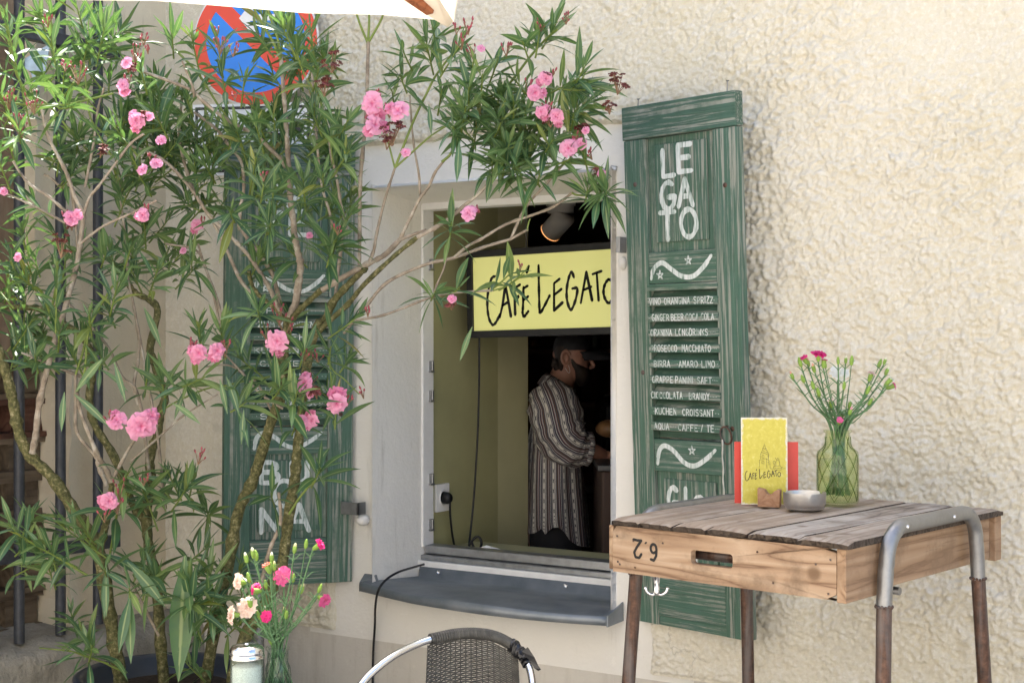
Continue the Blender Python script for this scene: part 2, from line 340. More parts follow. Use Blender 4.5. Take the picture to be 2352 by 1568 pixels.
def domes(X,Z,cell,o):
    gx=X/cell; gz=Z/cell; ix=np.floor(gx).astype(int); iz=np.floor(gz).astype(int); h=np.zeros_like(X)
    for a in (-1,0,1):
        for b in (-1,0,1):
            jx=(ix+a+o*31)%256; jz=(iz+b+o*57)%256; px=ix+a+LAT[jx,jz]; pz=iz+b+LAT[jz,(jx+91)%256]; am=LAT[(jx+13)%256,(jz+77)%256]
            d2=((gx-px)**2+((gz-pz)*1.1)**2)/(.30+.5*am); h=np.maximum(h,am**.7*np.clip(1-d2,0,1)**.6)
    return h
def rough(X,Z):
    wx=X+.02*(vn(X*14,Z*14,5)-.5); wz=Z+.02*(vn(X*14,Z*14,6)-.5)
    n1=vn(wx*46,wz*52,1); n2=vn(wx*95,wz*105,2); n3=vn(wx*19,wz*22,3); n4=vn(X*6,Z*7,4); n5=vn(X*170,Z*170,7); amp=.45+.9*vn(X*2.2,Z*2.6,8)
    b=np.clip((n1-.35)/.4,0,1); b=b*b*(3-2*b); r=1-np.abs(2*vn(wx*33,wz*36,9)-1)
    r2=1-np.abs(2*vn(wx*62,wz*66,10)-1)
    b2=np.clip((n2-.4)/.35,0,1)
    clus=np.clip((vn(wx*13,wz*14,21)-.25)/.45,0,1)
    return -amp*(.0030*b+.0020*b2+.0030*n3+.0015*r**3+.0098*domes(wx,wz,.017,1)*clus+.0085*domes(wx,wz,.0098,2)+.0035*domes(wx,wz,.035,3)+.0014*n5)-.003*n4
def stucco_sheet():
    st=.0044; x0,x1,z0,z1=CORN,.30,SZ0,3.20
    nx=int((x1-x0)/st)+1; nz=int((z1-z0)/st)+1
    xs=np.linspace(x0,x1,nx); zs=np.linspace(z0,z1,nz); X,Z=np.meshgrid(xs,zs)
    # wavy border of the smooth surround, so that the roughcast ends in an uneven lip
    wob=.006*(vn(X*9,Z*9,11)-.5)*2+.004*(vn(X*40,Z*40,12)-.5)*2
    step=.012*(vn(X*1.5,Z*0+3,13)-.5)
    inside=np.minimum(np.minimum(X-SX0,SX1-X),(SZ1+step)-Z)+wob       # >0 inside the surround
    keep=inside<.004
    f=np.clip(-inside/.012,0,1)
    Y=rough(X,Z)*f-.011*f+.003
    Y=np.where(Z<z0+.012,np.minimum(Y,-.004)*.6,Y)
    # flatter, smoother render left of the window
    left=np.clip((-3.45-X)/.25,0,1); Y=Y*(1-left)+left*(-.006-.0022*vn(X*60,Z*60,14)-.002*vn(X*20,Z*20,15))
    idx=-np.ones(X.shape,int); quad=keep[:-1,:-1]|keep[1:,:-1]|keep[:-1,1:]|keep[1:,1:]
    a=np.arange(nx*nz).reshape(nz,nx)
    q=np.stack([a[:-1,:-1],a[:-1,1:],a[1:,1:],a[1:,:-1]],-1)[keep[:-1,:-1]&keep[1:,:-1]&keep[:-1,1:]&keep[1:,1:]]
    used=np.unique(q); remap=-np.ones(nx*nz,int); remap[used]=np.arange(len(used)); q=remap[q]
    V=np.stack([X.ravel(),Y.ravel(),Z.ravel()],-1)[used]
    me=bpy.data.meshes.new('stucco_wall'); me.vertices.add(len(V)); me.vertices.foreach_set('co',V.ravel())
    me.loops.add(q.size); me.loops.foreach_set('vertex_index',q.ravel().astype(np.int32)); me.polygons.add(len(q))
    me.polygons.foreach_set('loop_start',np.arange(0,q.size,4,dtype=np.int32)); me.polygons.foreach_set('use_smooth',np.ones(len(q),bool))
    me.update(calc_edges=True); me.validate(); me.materials.append(M['stucco'])
    o=bpy.data.objects.new('stucco_wall',me); C.objects.link(o); o.parent=bld; o.matrix_parent_inverse=wm(bld).inverted()
    return o
stucco_sheet()
# wall outside the close-up sheet (right end, upper storey)
m=MB(); m.box((.30,-.012,SZ0),(6,.3,4.46)); m.box((CORN,-.012,3.20),(.30,.3,4.46)); m.box((CORN-4,.3,4.46),(6,.8,4.58)); m.build('upper_wall',M['stucco'],bld,True)
# smooth surround with the window opening; rounded arrises
m=MB()
def ringwall():
    xs=[-3.45,OX0,OX1,-1.9]; zs=[SZ0-.02,OZ0,OZ1,2.30]; D=.30
    V=[];F=[]
    for z in zs:
        for x in xs: V.append((x,0,z))
    for j in range(3):
        for i in range(3):
            if i==1 and j==1: continue
            F.append((j*4+i,j*4+i+1,(j+1)*4+i+1,(j+1)*4+i))
    k=len(V); V+=[(OX0+.012,D,OZ0),(OX1,D,OZ0),(OX1,D,OZ1-.035),(OX0+.012,D,OZ1-.035)]
    c=[5,6,10,9]
    for a in range(4): F.append((c[a],k+a,k+(a+1)%4,c[(a+1)%4]))
    m.add(V,F)
ringwall(); o=m.build('window_surround',M['surround'],bld,True,bevel=.016,seg=4)
for pl in o.data.polygons: pl.use_smooth=True
# plinth below
m=MB(); m.box((CORN,.002,0),(6,.3,SZ0)); m.build('plinth',M['plinth'],bld,True)
# backs: wall core left and right of the opening, keeps daylight out of the room
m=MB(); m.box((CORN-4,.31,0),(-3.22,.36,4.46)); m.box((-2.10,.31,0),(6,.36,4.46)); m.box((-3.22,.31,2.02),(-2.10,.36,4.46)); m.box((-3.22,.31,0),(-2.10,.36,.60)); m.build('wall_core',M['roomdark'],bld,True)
m=MB(); m.box((CORN,.012,SZ0),(-3.40,.29,4.45)); m.box((-1.95,.012,SZ0),(.29,.29,4.45)); m.box((-3.40,.012,2.28),(-1.95,.29,4.45)); m.build('wall_masonry',M['sideplaster'],bld,True)
# interior
m=MB()
m.box((-3.20,.30,-.2),(-3.15,.80,2.4)); m.build('inner_wall',M['olive'],bld,True)
m=MB(); m.add([(-3.15,.80,-.2),(-3.125,.99,-.2),(-3.125,.99,2.4),(-3.15,.80,2.4),(-3.5,.99,-.2),(-3.5,.99,2.4)],[(0,1,2,3),(1,4,5,2)]); m.build('inner_wall_corner',M['olived'],bld,True)
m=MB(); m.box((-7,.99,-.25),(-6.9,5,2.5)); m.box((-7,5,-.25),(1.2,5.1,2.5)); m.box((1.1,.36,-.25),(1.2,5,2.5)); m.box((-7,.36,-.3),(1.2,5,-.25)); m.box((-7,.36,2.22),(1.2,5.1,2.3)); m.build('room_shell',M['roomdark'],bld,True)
# window frame, track and metal sill
fr=empty('window',(-2.66,.30,.6)); fr.parent=bld; fr.matrix_parent_inverse=wm(bld).inverted()
m=MB(); Y0=.262
m.box((OX0-.01,Y0,1.985),(OX1+.03,.33,2.03)); m.box((OX0-.02,Y0,.735),(-3.128,.33,1.99)); m.box((OX1,Y0,.735),(OX1+.04,.33,2.03))
m.build('frame',M['whitepaint'],fr,True,bevel=.003)
m=MB(); m.box((-3.13,.275,.712),(OX1+.02,.34,.742)); m.box((-3.135,.255,.690),(OX1+.02,.34,.709)); m.build('track',M['alu'],fr,True,bevel=.003)
m=MB(); m.box((-3.14,.243,.655),(OX1+.02,.34,.689)); m.build('sill_board',M['whitepaint'],fr,True,bevel=.003)
# hinges on the left jamb
for z in (.80,.97,1.28,1.39,1.77):
    m=MB(); m.box((-3.130,.300,z),(-3.118,.318,z+.035)); m.box((-3.129,.297,z-.008),(-3.117,.320,z-.001)); m.tube([(-3.114,.302,z),(-3.114,.302,z+.035)],.005); m.build('hinge',M['galv'],fr,True)
# painted zinc sill with a bowed front
ctrl=[(-3.195,-.025),(-3.10,-.055),(-2.98,-.095),(-2.86,-.125),(-2.65,-.150),(-2.45,-.150),(-2.28,-.125),(-2.15,-.095)]
fp=smooth(ctrl,5); m=MB(); rows=[]
for (x,y) in fp:
    w=.0025*math.sin(x*9)
    xb=max(x,-3.135) if x<-3.135 else x
    rows.append([(max(min(x,-2.19),-3.13),.243,.668),(max(min(x,-2.19),-3.13),.238,.632),(max(min(x,-2.187),-3.14),.02,.646+w),(x,y+.004,.640+w),(x,y-.006,.636+w),(x,y-.007,.611),(x,y+.004,.607),(x,y+.02,.608)])
nr=len(rows[0]); V=[p for r in rows for p in r]
m.add(V,[(i*nr+j,i*nr+j+1,(i+1)*nr+j+1,(i+1)*nr+j) for i in range(len(rows)-1) for j in range(nr-1)],sm=True)
# folded ends
m.add([(-2.15,-.10,.640),(-2.15,-.103,.606),(-2.15,.0,.610),(-2.15,.0,.668),(-2.147,-.10,.640),(-2.147,-.103,.606),(-2.147,.0,.610),(-2.147,.0,.668)],[(0,1,2,3),(7,6,5,4),(0,4,5,1),(3,7,4,0)])
m.add([(-3.195,-.03,.640),(-3.195,-.03,.608),(-3.195,.0,.610),(-3.195,.0,.668),(-3.14,.0,.668),(-3.14,.01,.645)],[(3,2,1,0),(0,3,4,5)])
o=m.build('sill',M['zinc'],fr,True); sm_=o.modifiers.new('s','SOLIDIFY'); sm_.thickness=.0015
for x in (-3.04,-2.50):
    s=MB(); s.lathe([(0.0001,-.004),(.005,-.004),(.007,0)],(x,.236,.655),12,M=Matrix.Rotation(R(90),3,'X')); s.build('screw',M['chrome'],fr,True)

# ------------------------------------------------------------------ neighbouring wing with the barred opening
wing=thing('side_wing','pale weathered plaster wing with a barred opening, at right angles to the cafe wall','building',(CORN,-1.2,0))
yo1=WX(162,1100,CORN).y; yo2=WX(83,300,CORN).y; m=MB()
def ragged(y,z0,z1,x0,x1,jit=.008):
    n=18; pts=[]
    for i in range(n+1): pts.append((y+jit*random.uniform(-1,1),z0+(z1-z0)*i/n))
    V=[];F=[]
    for (yy,z) in pts: V+=[(x1,yy,z),(x0,yy,z),(x1,.02,z),]
    for i in range(n):
        a=i*3; F+=[(a,a+3,a+5,a+2),(a+1,a+4,a+3,a)]
    m.add(V,F)
ragged(yo1,SZ0-.02,1.43,CORN-.45,CORN); ragged(yo2,1.43,3.3,CORN-.12,CORN)
m.add([(CORN,yo1,1.43),(CORN,yo2,1.43),(CORN-.45,yo2,1.43),(CORN-.45,yo1,1.43)],[(0,1,2,3)])
m.box((CORN-.3,-2.9,0),(CORN,-2.2,3.3)); m.box((CORN-.3,-2.2,3.1),(CORN,yo2-.02,3.3))
m.build('wall',M['sideplaster'],wing,True)
m=MB(); m.box((CORN-.16,-2.4,1.43),(CORN-.11,yo2+.05,3.4)); m.build('back_panel',M['brownplaster'],wing,True)
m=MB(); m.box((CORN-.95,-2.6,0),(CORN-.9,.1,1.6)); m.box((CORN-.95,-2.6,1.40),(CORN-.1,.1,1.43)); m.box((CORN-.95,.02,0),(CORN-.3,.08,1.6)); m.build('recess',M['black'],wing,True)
# worn concrete ledge: displaced block
m=MB(); ny=90; nxx=26; V=[];F=[]
prof=[(CORN-.5,.445),(CORN-.2,.447),(CORN,.450),(CORN+.10,.446),(CORN+.17,.430),(CORN+.20,.39),(CORN+.205,.30),(CORN+.21,.16),(CORN+.21,0)]
pr=smooth(prof,4)
for j in range(ny+1):
    y=-2.6+2.62*j/ny
    for (x,z) in pr:
        n=float(vn(np.array(x*14+z*9),np.array(y*14),20))-.5; n2=float(vn(np.array(x*45+z*40),np.array(y*45),21))-.5
        V.append((x+.02*n+.007*n2,y,z+.022*n+.008*n2 if z>.01 else 0))
k=len(pr)
F=[(j*k+i,j*k+i+1,(j+1)*k+i+1,(j+1)*k+i) for j in range(ny) for i in range(k-1)]
m.add(V,[tuple(reversed(f)) for f in F],sm=True); m.build('ledge',M['concrete'],wing,True)

# iron grille
gx=CORN+.085
gr=thing('iron_grille','dark grey iron window bars with two flat cross rails in front of the stacked pallets','grille',(gx,-1.0,.4))
for i,px in enumerate((-75,44,139,225)):
    y=WX(px,789,gx).y; m=MB(); bot=.452 if px<200 else .60
    if px>200: bot=.462
    m.tube([(gx,y,bot),(gx,y,2.9)],.0185,14); m.build('bar',M['iron'],gr,True)
zt=WX(150,97,gx).z; zb=WX(150,1258,gx).z; ye=WX(268,789,gx).y
for z in (zt,zb):
    m=MB(); m.box((gx-.012,-2.6,z-.022),(gx+.022,ye,z+.022)); m.box((CORN+.001,ye-.03,z-.014),(gx,ye,z+.014)); m.build('rail',M['iron'],gr,True,bevel=.002)

# pallets
def pallet(z,i):
    t=thing('wooden_pallet',['topmost','second from the top','third from the top','fourth from the top','fifth from the top','sixth from the top','bottom'][i].join(['weathered wooden pallet, ',' of the stack behind the iron bars']),'pallet',(CORN-.55,-1.0,z),group='pallets stacked behind the iron grille')
    dx=random.uniform(-.02,.02); x1=CORN-.14+dx
    mat=M['redpallet'] if i==1 else M['pallet']
    for zz,th in ((.0,.02),(.122,.02)):
        for a in range(3):
            m=MB(); xx=x1-.10-a*.24; m.box((xx,-2.3,zz),(xx+.10,yo1+.22,zz+th)); m.build('deck_board',mat,t,True).location.z=z
    for y in (-2.25,-1.45,-.93,-.62):
        for a in range(2):
            m=MB(); xx=x1-.11-a*.4; m.box((xx,y+dx,.0215),(xx+.09,y+.14+dx,.1205)); m.build('block',mat,t,True).location.z=z
for i in range(7): pallet(1.43-.0-(i+1)*.1425,i)

# ------------------------------------------------------------------ stroke lettering
def arc(cx,cy,rx,ry,a0,a1,n=10): return [(cx+rx*math.cos(R(a0+(a1-a0)*i/n)),cy+ry*math.sin(R(a0+(a1-a0)*i/n))) for i in range(n+1)]
GL={'A':[[(0,0),(.5,1)],[(.5,1),(1,0)],[(.2,.36),(.8,.36)]],'B':[[(.05,0),(.05,1)],[(.05,1)]+arc(.45,.76,.42,.24,90,-90)+[(.05,.52)],[(.05,.52)]+arc(.5,.26,.47,.26,90,-90)+[(.05,0)]],
'C':[arc(.55,.5,.5,.5,50,310)],'D':[[(.05,0),(.05,1)],[(.05,1)]+arc(.4,.5,.58,.5,90,-90)+[(.05,0)]],'E':[[(.05,0),(.05,1)],[(.05,1),(.95,1)],[(.05,.52),(.8,.52)],[(.05,0),(.98,0)]],
'F':[[(.05,0),(.05,1)],[(.05,1),(.95,1)],[(.05,.52),(.8,.52)]],'G':[arc(.55,.5,.5,.5,55,350)+[(1.02,.45),(.6,.45)]],'H':[[(0,0),(0,1)],[(1,0),(1,1)],[(0,.5),(1,.5)]],
'I':[[(.5,0),(.5,1)]],'K':[[(.05,0),(.05,1)],[(.95,1),(.1,.45)],[(.3,.6),(1,0)]],'L':[[(.05,1),(.05,0),(.95,.02)]],'M':[[(0,0),(.08,1),(.5,.35),(.92,1),(1,0)]],'N':[[(.05,0),(.05,1),(.95,0),(.95,1)]],
'O':[arc(.5,.5,.5,.5,90,450,16)],'P':[[(.05,0),(.05,1)],[(.05,1)]+arc(.45,.73,.45,.27,90,-90)+[(.05,.46)]],'Q':[arc(.5,.5,.5,.5,90,450,16),[(.6,.3),(1,-.05)]],
'R':[[(.05,0),(.05,1)],[(.05,1)]+arc(.45,.74,.43,.26,90,-90)+[(.05,.48)],[(.4,.48),(1,0)]],'S':[arc(.5,.75,.42,.25,30,250,8)+arc(.5,.26,.45,.26,90,-150,8)],'T':[[(.5,0),(.5,1)],[(0,1),(1,1)]],
'U':[[(.02,1),(.02,.4)]+arc(.5,.3,.48,.3,180,360)+[(.98,1)]],'V':[[(0,1),(.5,0),(1,1)]],'X':[[(0,0),(1,1)],[(0,1),(1,0)]],'Y':[[(0,1),(.5,.5),(1,1)],[(.5,.5),(.5,0)]],'Z':[[(0,1),(1,1),(0,0),(1,0)]],'/':[[(.2,-.05),(.8,1.05)]]}
def text_local(mb,s,x0,x1,z0,z1,y,w,jit=.05,nrm=(0,-1,0)):
    """hand-painted capitals between x0..x1 in a local x-z plane facing -y; '.' is a painted dot"""
    adv=sum(.55 if c==' ' else .42 if c=='.' else .5 if c=='I' else 1.0 for c in s); k=(x1-x0)/adv; x=x0
    for c in s:
        a=.55 if c==' ' else .42 if c=='.' else .5 if c=='I' else 1.0; cw=k*a
        if c=='.':
            r=w*.42; cx=x+cw/2; cz=(z0+z1)/2+random.uniform(-1,1)*w*.3
            mb.add([(cx+r*math.cos(q*math.pi/4),y,cz+r*math.sin(q*math.pi/4)) for q in range(8)],[tuple(range(8))])
        elif c in GL:
            j=lambda: random.uniform(-jit,jit); sc=1+j(); off=j()*.5; gw=cw*.74
            for st in GL[c]:
                pts=[]
                for (a_,b_) in st:
                    pts.append((x+cw*.13+gw*a_*(1 if c!='I' else 1)+(b_-.5)*cw*off*.6,y-random.uniform(.00002,.0002),z0+(z1-z0)*(b_*sc+off*.4)))
                mb.ribbon(pts,[w*random.uniform(.8,1.15) for _ in pts],nrm)
        x+=cw
def star(mb,cx,cz,r,y):
    for k in range(5):
        a=R(90+72*k); b=R(90+72*((k+2)%5)); mb.ribbon([(cx+r*math.cos(a),y-.0001*k,cz+r*math.sin(a)),(cx+r*math.cos(b),y-.0001*k,cz+r*math.sin(b))],r*.22,(0,-1,0))

# ------------------------------------------------------------------ shutters
SW,SH,ST=.435,1.60,.034
def shutter(name,label,loc,rot,top,slats,bottom,squigs,topcol=True):
    t=thing(name,label,'shutter',loc,rot)
    A,B=.086,.348
    # front face at y=-ST, back at 0 (local)
    for x0,x1 in ((0,A),(B,SW)):
        m=MB(); m.box((x0,-ST,0),(x1,0,1.4965)); m.build('stile',M['gv'],t,bevel=.0025)
    m=MB(); m.box((-.003,-ST-.002,1.498),(SW+.001,.001,SH)); m.build('top_rail',M['gtop'],t,bevel=.0025)
    for z0,z1,k in ((1.052,1.148,'rail'),(.478,.576,'rail'),(.03,.168,'bottom_rail')):
        m=MB(); m.box((A+.0006,-ST+.003 if k!='bottom_rail' else -ST+.001,z0),(B-.0006,-.004,z1)); m.build(k,M['gh'],t,bevel=.002)
    m=MB(); m.box((A+.0006,-ST+.004,.0),(B-.0006,-.004,.0295)); m.build('bottom_rail',M['gh'],t,bevel=.002)
    for z0,z1 in ((1.1485,1.4955),(.1685,.4775)):
        m=MB(); m.box((A+.0006,-ST+.016,z0),(B-.0006,-.006,z1))
        m.build('panel',M['gv'],t)
        m=MB(); m.box((A+.030,-ST+.008,z0+.028),(B-.030,-ST+.015,z1-.022)); m.build('raised_field',M['gv'],t,bevel=.0025)
    # slats
    m=MB(); m.box((A-.006,-ST-.003,1.030),(B+.006,-.004,1.0505)); m.build('slat_header',M['gh'],t,bevel=.002)
    zt=[.998,.949,.903,.855,.808,.760,.712,.663,.617]
    lt=[]
    for i,z in enumerate(zt):
        m=MB(); m.box((A-.004,-ST-.004,z-.013),(B+.006,-ST+.006,z+.012)); 
        m.build('slat',M['gh'],t,bevel=.0015)
        m=MB(); m.add([(A+.001,-ST+.007,z+.010),(B-.001,-ST+.007,z+.010),(B-.001,-.002,z+.034),(A+.001,-.002,z+.034),(A+.001,-ST+.007,z+.004),(B-.001,-ST+.007,z+.004),(B-.001,-.002,z+.028),(A+.001,-.002,z+.028)],[(0,1,2,3),(7,6,5,4),(0,4,5,1),(2,6,7,3)])
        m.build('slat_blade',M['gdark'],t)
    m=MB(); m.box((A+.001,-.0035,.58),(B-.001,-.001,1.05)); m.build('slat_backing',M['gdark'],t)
    # lettering
    yl=-ST+.008-.0012
    for row in top+bottom:
        m=MB(); text_local(m,*row,yl,row_w(row),.06); m.build('painted_letter',M['chalk'],t)
    for i,(s,xa,xb) in enumerate(slats):
        m=MB(); text_local(m,s,xa,xb,zt[i]-.0095,zt[i]+.0095,-ST-.0052,.0030,.07); m.build('painted_line',M['chalk'],t)
    for pts,stars,z in squigs:
        m=MB(); q=smooth(pts,8); m.ribbon([(a,-ST+.003-.0014,b) for a,b in q],[.015 if 3<i<len(q)-4 else .011 for i in range(len(q))],(0,-1,0)); m.build('painted_squiggle',M['chalk'],t)
        for (sx,sz) in stars: m=MB(); star(m,sx,sz,.014,-ST+.003-.003); m.build('painted_star',M['chalk'],t)
    return t
def row_w(r): return .0165
# rows: (text, x0, x1, z0, z1)
sq_top=([(.096,1.068),(.108,1.098),(.140,1.115),(.175,1.095),(.215,1.072),(.260,1.070),(.300,1.096),(.330,1.128)],[(.133,1.078),(.245,1.118)],0)
sq_bot=([(.100,.500),(.108,.540),(.130,.557),(.165,.543),(.205,.510),(.245,.502),(.290,.525),(.325,.553)],[(.238,.548)],0)
RT=[('L',.140,.205,1.375,1.452),('E',.200,.272,1.385,1.462),('G',.130,.202,1.275,1.355),('A',.198,.272,1.282,1.365),('T',.124,.202,1.185,1.265),('O',.205,.285,1.188,1.270)]
RS=[('.VINO..ORANGINA..SPRIZZ.',.084,.345),('...GINGER.BEER.COCA COLA..',.082,.352),('ORANINA..LONGDRINKS.....',.092,.345),('.PROSECCO...MACCHIATO....',.086,.348),('...BIRRA.....AMARO..LIMO..',.082,.352),('.GRAPPE.PANINI..SAFT....',.086,.350),('CIOCCOLATA....BRANDY.....',.086,.344),('.KUCHEN.. CROISSANT...',.094,.350),('.AQUA.....CAFFE./ TE...',.088,.350)]
RB=[('G',.125,.180,.345,.425),('I',.180,.225,.345,.425),('O',.225,.290,.335,.410),('R',.120,.190,.250,.325),('N',.200,.275,.250,.325),('O',.165,.245,.190,.245)]
rs_=shutter('louvred_shutter','green peeling louvred shutter with big white painted letters, to the right of the serving window',(-2.070,.000,.6231),(.0432,-.0014,-.2409),RT,RS,RB,[sq_top,sq_bot])
LT=[('C',.120,.195,1.375,1.455),('A',.200,.275,1.375,1.455),('F',.125,.195,1.275,1.355),('E',.205,.280,1.275,1.355)]
LS=[('...PANINI.....',.095,.345),('..ZUM MITNEHMEN.',.090,.348),('......BIER......',.092,.348),('KUCHEN.........',.092,.345),('.CAFFE........',.100,.345),('........VINO...',.09,.345),('.BIANCO....E...',.092,.345),('........MANGO..',.090,.345),('..ST......T....',.085,.350)]
LB=[('B',.112,.195,.375,.450),('U',.215,.290,.375,.450),('O',.155,.250,.290,.385),('N',.112,.195,.195,.275),('A',.205,.300,.195,.290)]
ls_=shutter('louvred_shutter','green weathered louvred shutter behind the oleander branches, left of the serving window',(-3.533,-.374,.6396),(.0188,.0028,.9596),LT,LS,LB,[sq_top,sq_bot])
ls_.scale=(1.06,1,.969)
for par,pts in ((rs_,((.05,1.62),(.395,1.63))),):
    for x,z in pts:
        m=MB(); m.tube([(x,-.018,1.597),(x+.004,-.020,z)],.0022,6); m.tube([(x+.004,-.020,z),(x+.004,-.020,z+.003)],[.003,.0055],8); m.build('screw',M['galv'],par)
for par in (rs_,ls_):
    for x,z in ((.043,1.36),(.052,.78),(.392,.62),(.39,1.33)):
        m=MB(); m.lathe([(.0001,0),(.0065,.0005),(.0085,-.002)],(x,-ST-.001,z),12,M=Matrix.Rotation(R(90),3,'X')); m.build('bolt_head',M['rust'],par)
# ring pull and string on the right shutter
m=MB(); cx,cz=.374,.600
m.tube([(cx+.020*math.cos(a),-ST-.008-.006*math.sin(a),cz+.026*math.sin(a)) for a in [2*math.pi*i/24 for i in range(25)]],.0028,8,cap=False); m.tube([(cx-.004,-ST,cz+.028),(cx,-ST-.01,cz+.024),(cx+.004,-ST,cz+.028)],.002,6)
rg=m.build('ring_pull',M['rust'],rs_)
m=MB(); m.tube([(cx-.012+.0015*math.sin(i*.9),-ST-.010,cz-.012-.0098*i) for i in range(22)],[.0022+.0006*math.sin(i*2.1) for i in range(22)],6); m.build('string',plain('string',(.62,.60,.52),.9),rs_)

# shutter catches on the wall
for (x,z,nm) in ((-3.20,None,'left'),(-2.155,None,'right')):
    pass
p=W(829,1165,-.02); t=thing('shutter_catch','small grey metal shutter catch on a plaster stub beside the lower left of the window','bracket',(p.x,p.y,p.z))
m=MB(); m.box((-.055,-.045,-.022),(.022,-.039,.022)); m.box((.016,-.045,-.022),(.022,.0,.022)); m.build('plate',M['galv'],t,bevel=.001)
m=MB(); m.ball((.012,-.002,-.044),(.022,.03,.020),12,8); m.build('plaster_stub',M['surround'],t)
p=W(1432,560,0); t=thing('shutter_catch','small grey metal catch on the plaster beside the upper right of the window','bracket',(p.x,p.y,p.z))
m=MB(); m.box((-.004,-.045,-.03),(.012,-.002,.02)); m.build('plate',M['galv'],t,bevel=.001)
m=MB(); m.ball((.0,-.004,-.062),(.014,.014,.022),12,8); m.build('plaster_stub',M['surround'],t)

# unseen house added behind the camera: it throws warm light back onto the shaded cafe wall
op=thing('added_opposite_house','unseen pale yellow house added behind the camera to bounce warm light','building',(-1,-10,0))
m=MB(); m.box((-14,-10.4,0),(12,-10,6.5)); m.build('facade',plain('bounce_facade',(.70,.655,.58),.8,var=.05,scale=2),op,True)
m=MB()
for x in range(-12,12,3):
    for z in (1.0,3.8): m.box((x,-9.99,z),(x+1.1,-9.97,z+1.6))
m.build('shuttered_windows',M['iron'],op,True)
# ------------------------------------------------------------------ pallet-wood bar table
TZ=1.076; TW,TD=.637,.79
tb=thing('bar_table','tall table with a weathered plank top on bent steel tube legs','table',(-1.6467,-.9968,0),(0,0,-.1527))
edges=[0,.088,.186,.280,.386,.513,.637]
for i in range(6):
    m=MB(); a,b=edges[i]+.0025,edges[i+1]-.0025; n=26; V=[];top=TZ+random.uniform(-.002,.002); th=.019
    fr0=random.uniform(-.012,.004)
    na=8
    for j in range(n+1):
        y=fr0-.004+(TD+.01-fr0)*j/n
        for k in range(na+1):
            x=a+(b-a)*k/na; e=min(k,na-k)
            yy=y+(random.uniform(-.006,.005) if j==0 or j==n else 0); zz=top-(.004 if e==0 else .0008)-(.006 if j in(0,n) else 0)+.0028*(float(vn(np.array(x*30),np.array(y*4),30+i))-.5)
            V.append((x+(.0022*(float(vn(np.array(k*1.),np.array(y*18),40+i))-.5) if e==0 else 0),yy,zz))
    K=na+1; F=[(j*K+k,j*K+k+1,(j+1)*K+k+1,(j+1)*K+k) for j in range(n) for k in range(na)]
    m.add(V,F,sm=True)
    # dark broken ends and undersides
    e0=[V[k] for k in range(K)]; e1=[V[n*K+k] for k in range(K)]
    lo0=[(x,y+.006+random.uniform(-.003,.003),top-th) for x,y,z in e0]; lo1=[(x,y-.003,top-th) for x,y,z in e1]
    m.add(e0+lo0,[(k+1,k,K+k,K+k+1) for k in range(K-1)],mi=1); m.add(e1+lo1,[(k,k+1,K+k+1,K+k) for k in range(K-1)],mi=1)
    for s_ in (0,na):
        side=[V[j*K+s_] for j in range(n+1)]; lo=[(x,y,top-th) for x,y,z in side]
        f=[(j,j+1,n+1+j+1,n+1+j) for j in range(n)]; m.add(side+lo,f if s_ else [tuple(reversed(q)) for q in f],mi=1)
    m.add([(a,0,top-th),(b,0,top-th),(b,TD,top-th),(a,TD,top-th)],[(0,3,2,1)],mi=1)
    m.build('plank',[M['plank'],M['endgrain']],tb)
zb1=TZ-.021; zb0=TZ-.131
def holed(x0,x1,z0,z1,hx0,hx1,hz0,hz1,y0,y1,mb):
    """board with a round-cornered hand hole"""
    r=(hz1-hz0)*.25; hole=[]
    for cx,cz,a0 in ((hx1-r,hz0+r,-90),(hx1-r,hz1-r,0),(hx0+r,hz1-r,90),(hx0+r,hz0+r,180)): hole+=arc(cx,cz,r,r,a0,a0+90,4)
    cx,cz=(hx0+hx1)/2,(hz0+hz1)/2; outer=[]
    for (x,z) in hole:
        ax,az=x-cx,z-cz; s=min(((x1 if ax>0 else x0)-cx)/ax if abs(ax)>1e-9 else 1e9,((z1 if az>0 else z0)-cz)/az if abs(az)>1e-9 else 1e9); outer.append((cx+ax*s,cz+az*s))
    for q,cn in ((0,(x1,z0)),(1,(x1,z1)),(2,(x0,z1)),(3,(x0,z0))): outer[q*5+2]=cn
    n=len(hole)
    for y,fl in ((y0,0),(y1,1)):
        V=[(x,y,z) for x,z in outer]+[(x,y,z) for x,z in hole]; F=[(i,(i+1)%n,n+(i+1)%n,n+i) for i in range(n)]
        mb.add(V,[tuple(reversed(f)) for f in F] if fl else F)
    mb.add([(x,y0,z) for x,z in hole]+[(x,y1,z) for x,z in hole],[((i+1)%n,i,n+i,n+(i+1)%n) for i in range(n)])
    mb.add([(x,y0,z) for x,z in outer]+[(x,y1,z) for x,z in outer],[(i,(i+1)%n,n+(i+1)%n,n+i) for i in range(n)])
m=MB(); holed(.008,.603,zb0,zb1,.232,.345,TZ-.090,TZ-.058,-.001,.019,m); m.build('front_board',M['crate'],tb,bevel=.0012)
m=MB(); m.box((.008,TD-.04,zb0),(.603,TD-.02,zb1)); m.build('back_board',M['crate'],tb,bevel=.0015)
m=MB(); m.box((-.006,.001,zb0+.004),(.007,TD-.02,zb1)); m.build('left_board',M['crateside'],tb,bevel=.003)
m=MB(); m.box((.604,-.002,zb0-.004),(.626,.150,zb1+.001)); m.box((.596,.1515,zb0+.002),(.612,TD-.02,zb1)); m.build('right_board',M['crateside'],tb,bevel=.0025)
m=MB(); m.box((.604,TD-.0185,zb0-.002),(.626,TD+.02,zb1+.001)); m.build('corner_block',M['crateside'],tb,bevel=.0025)
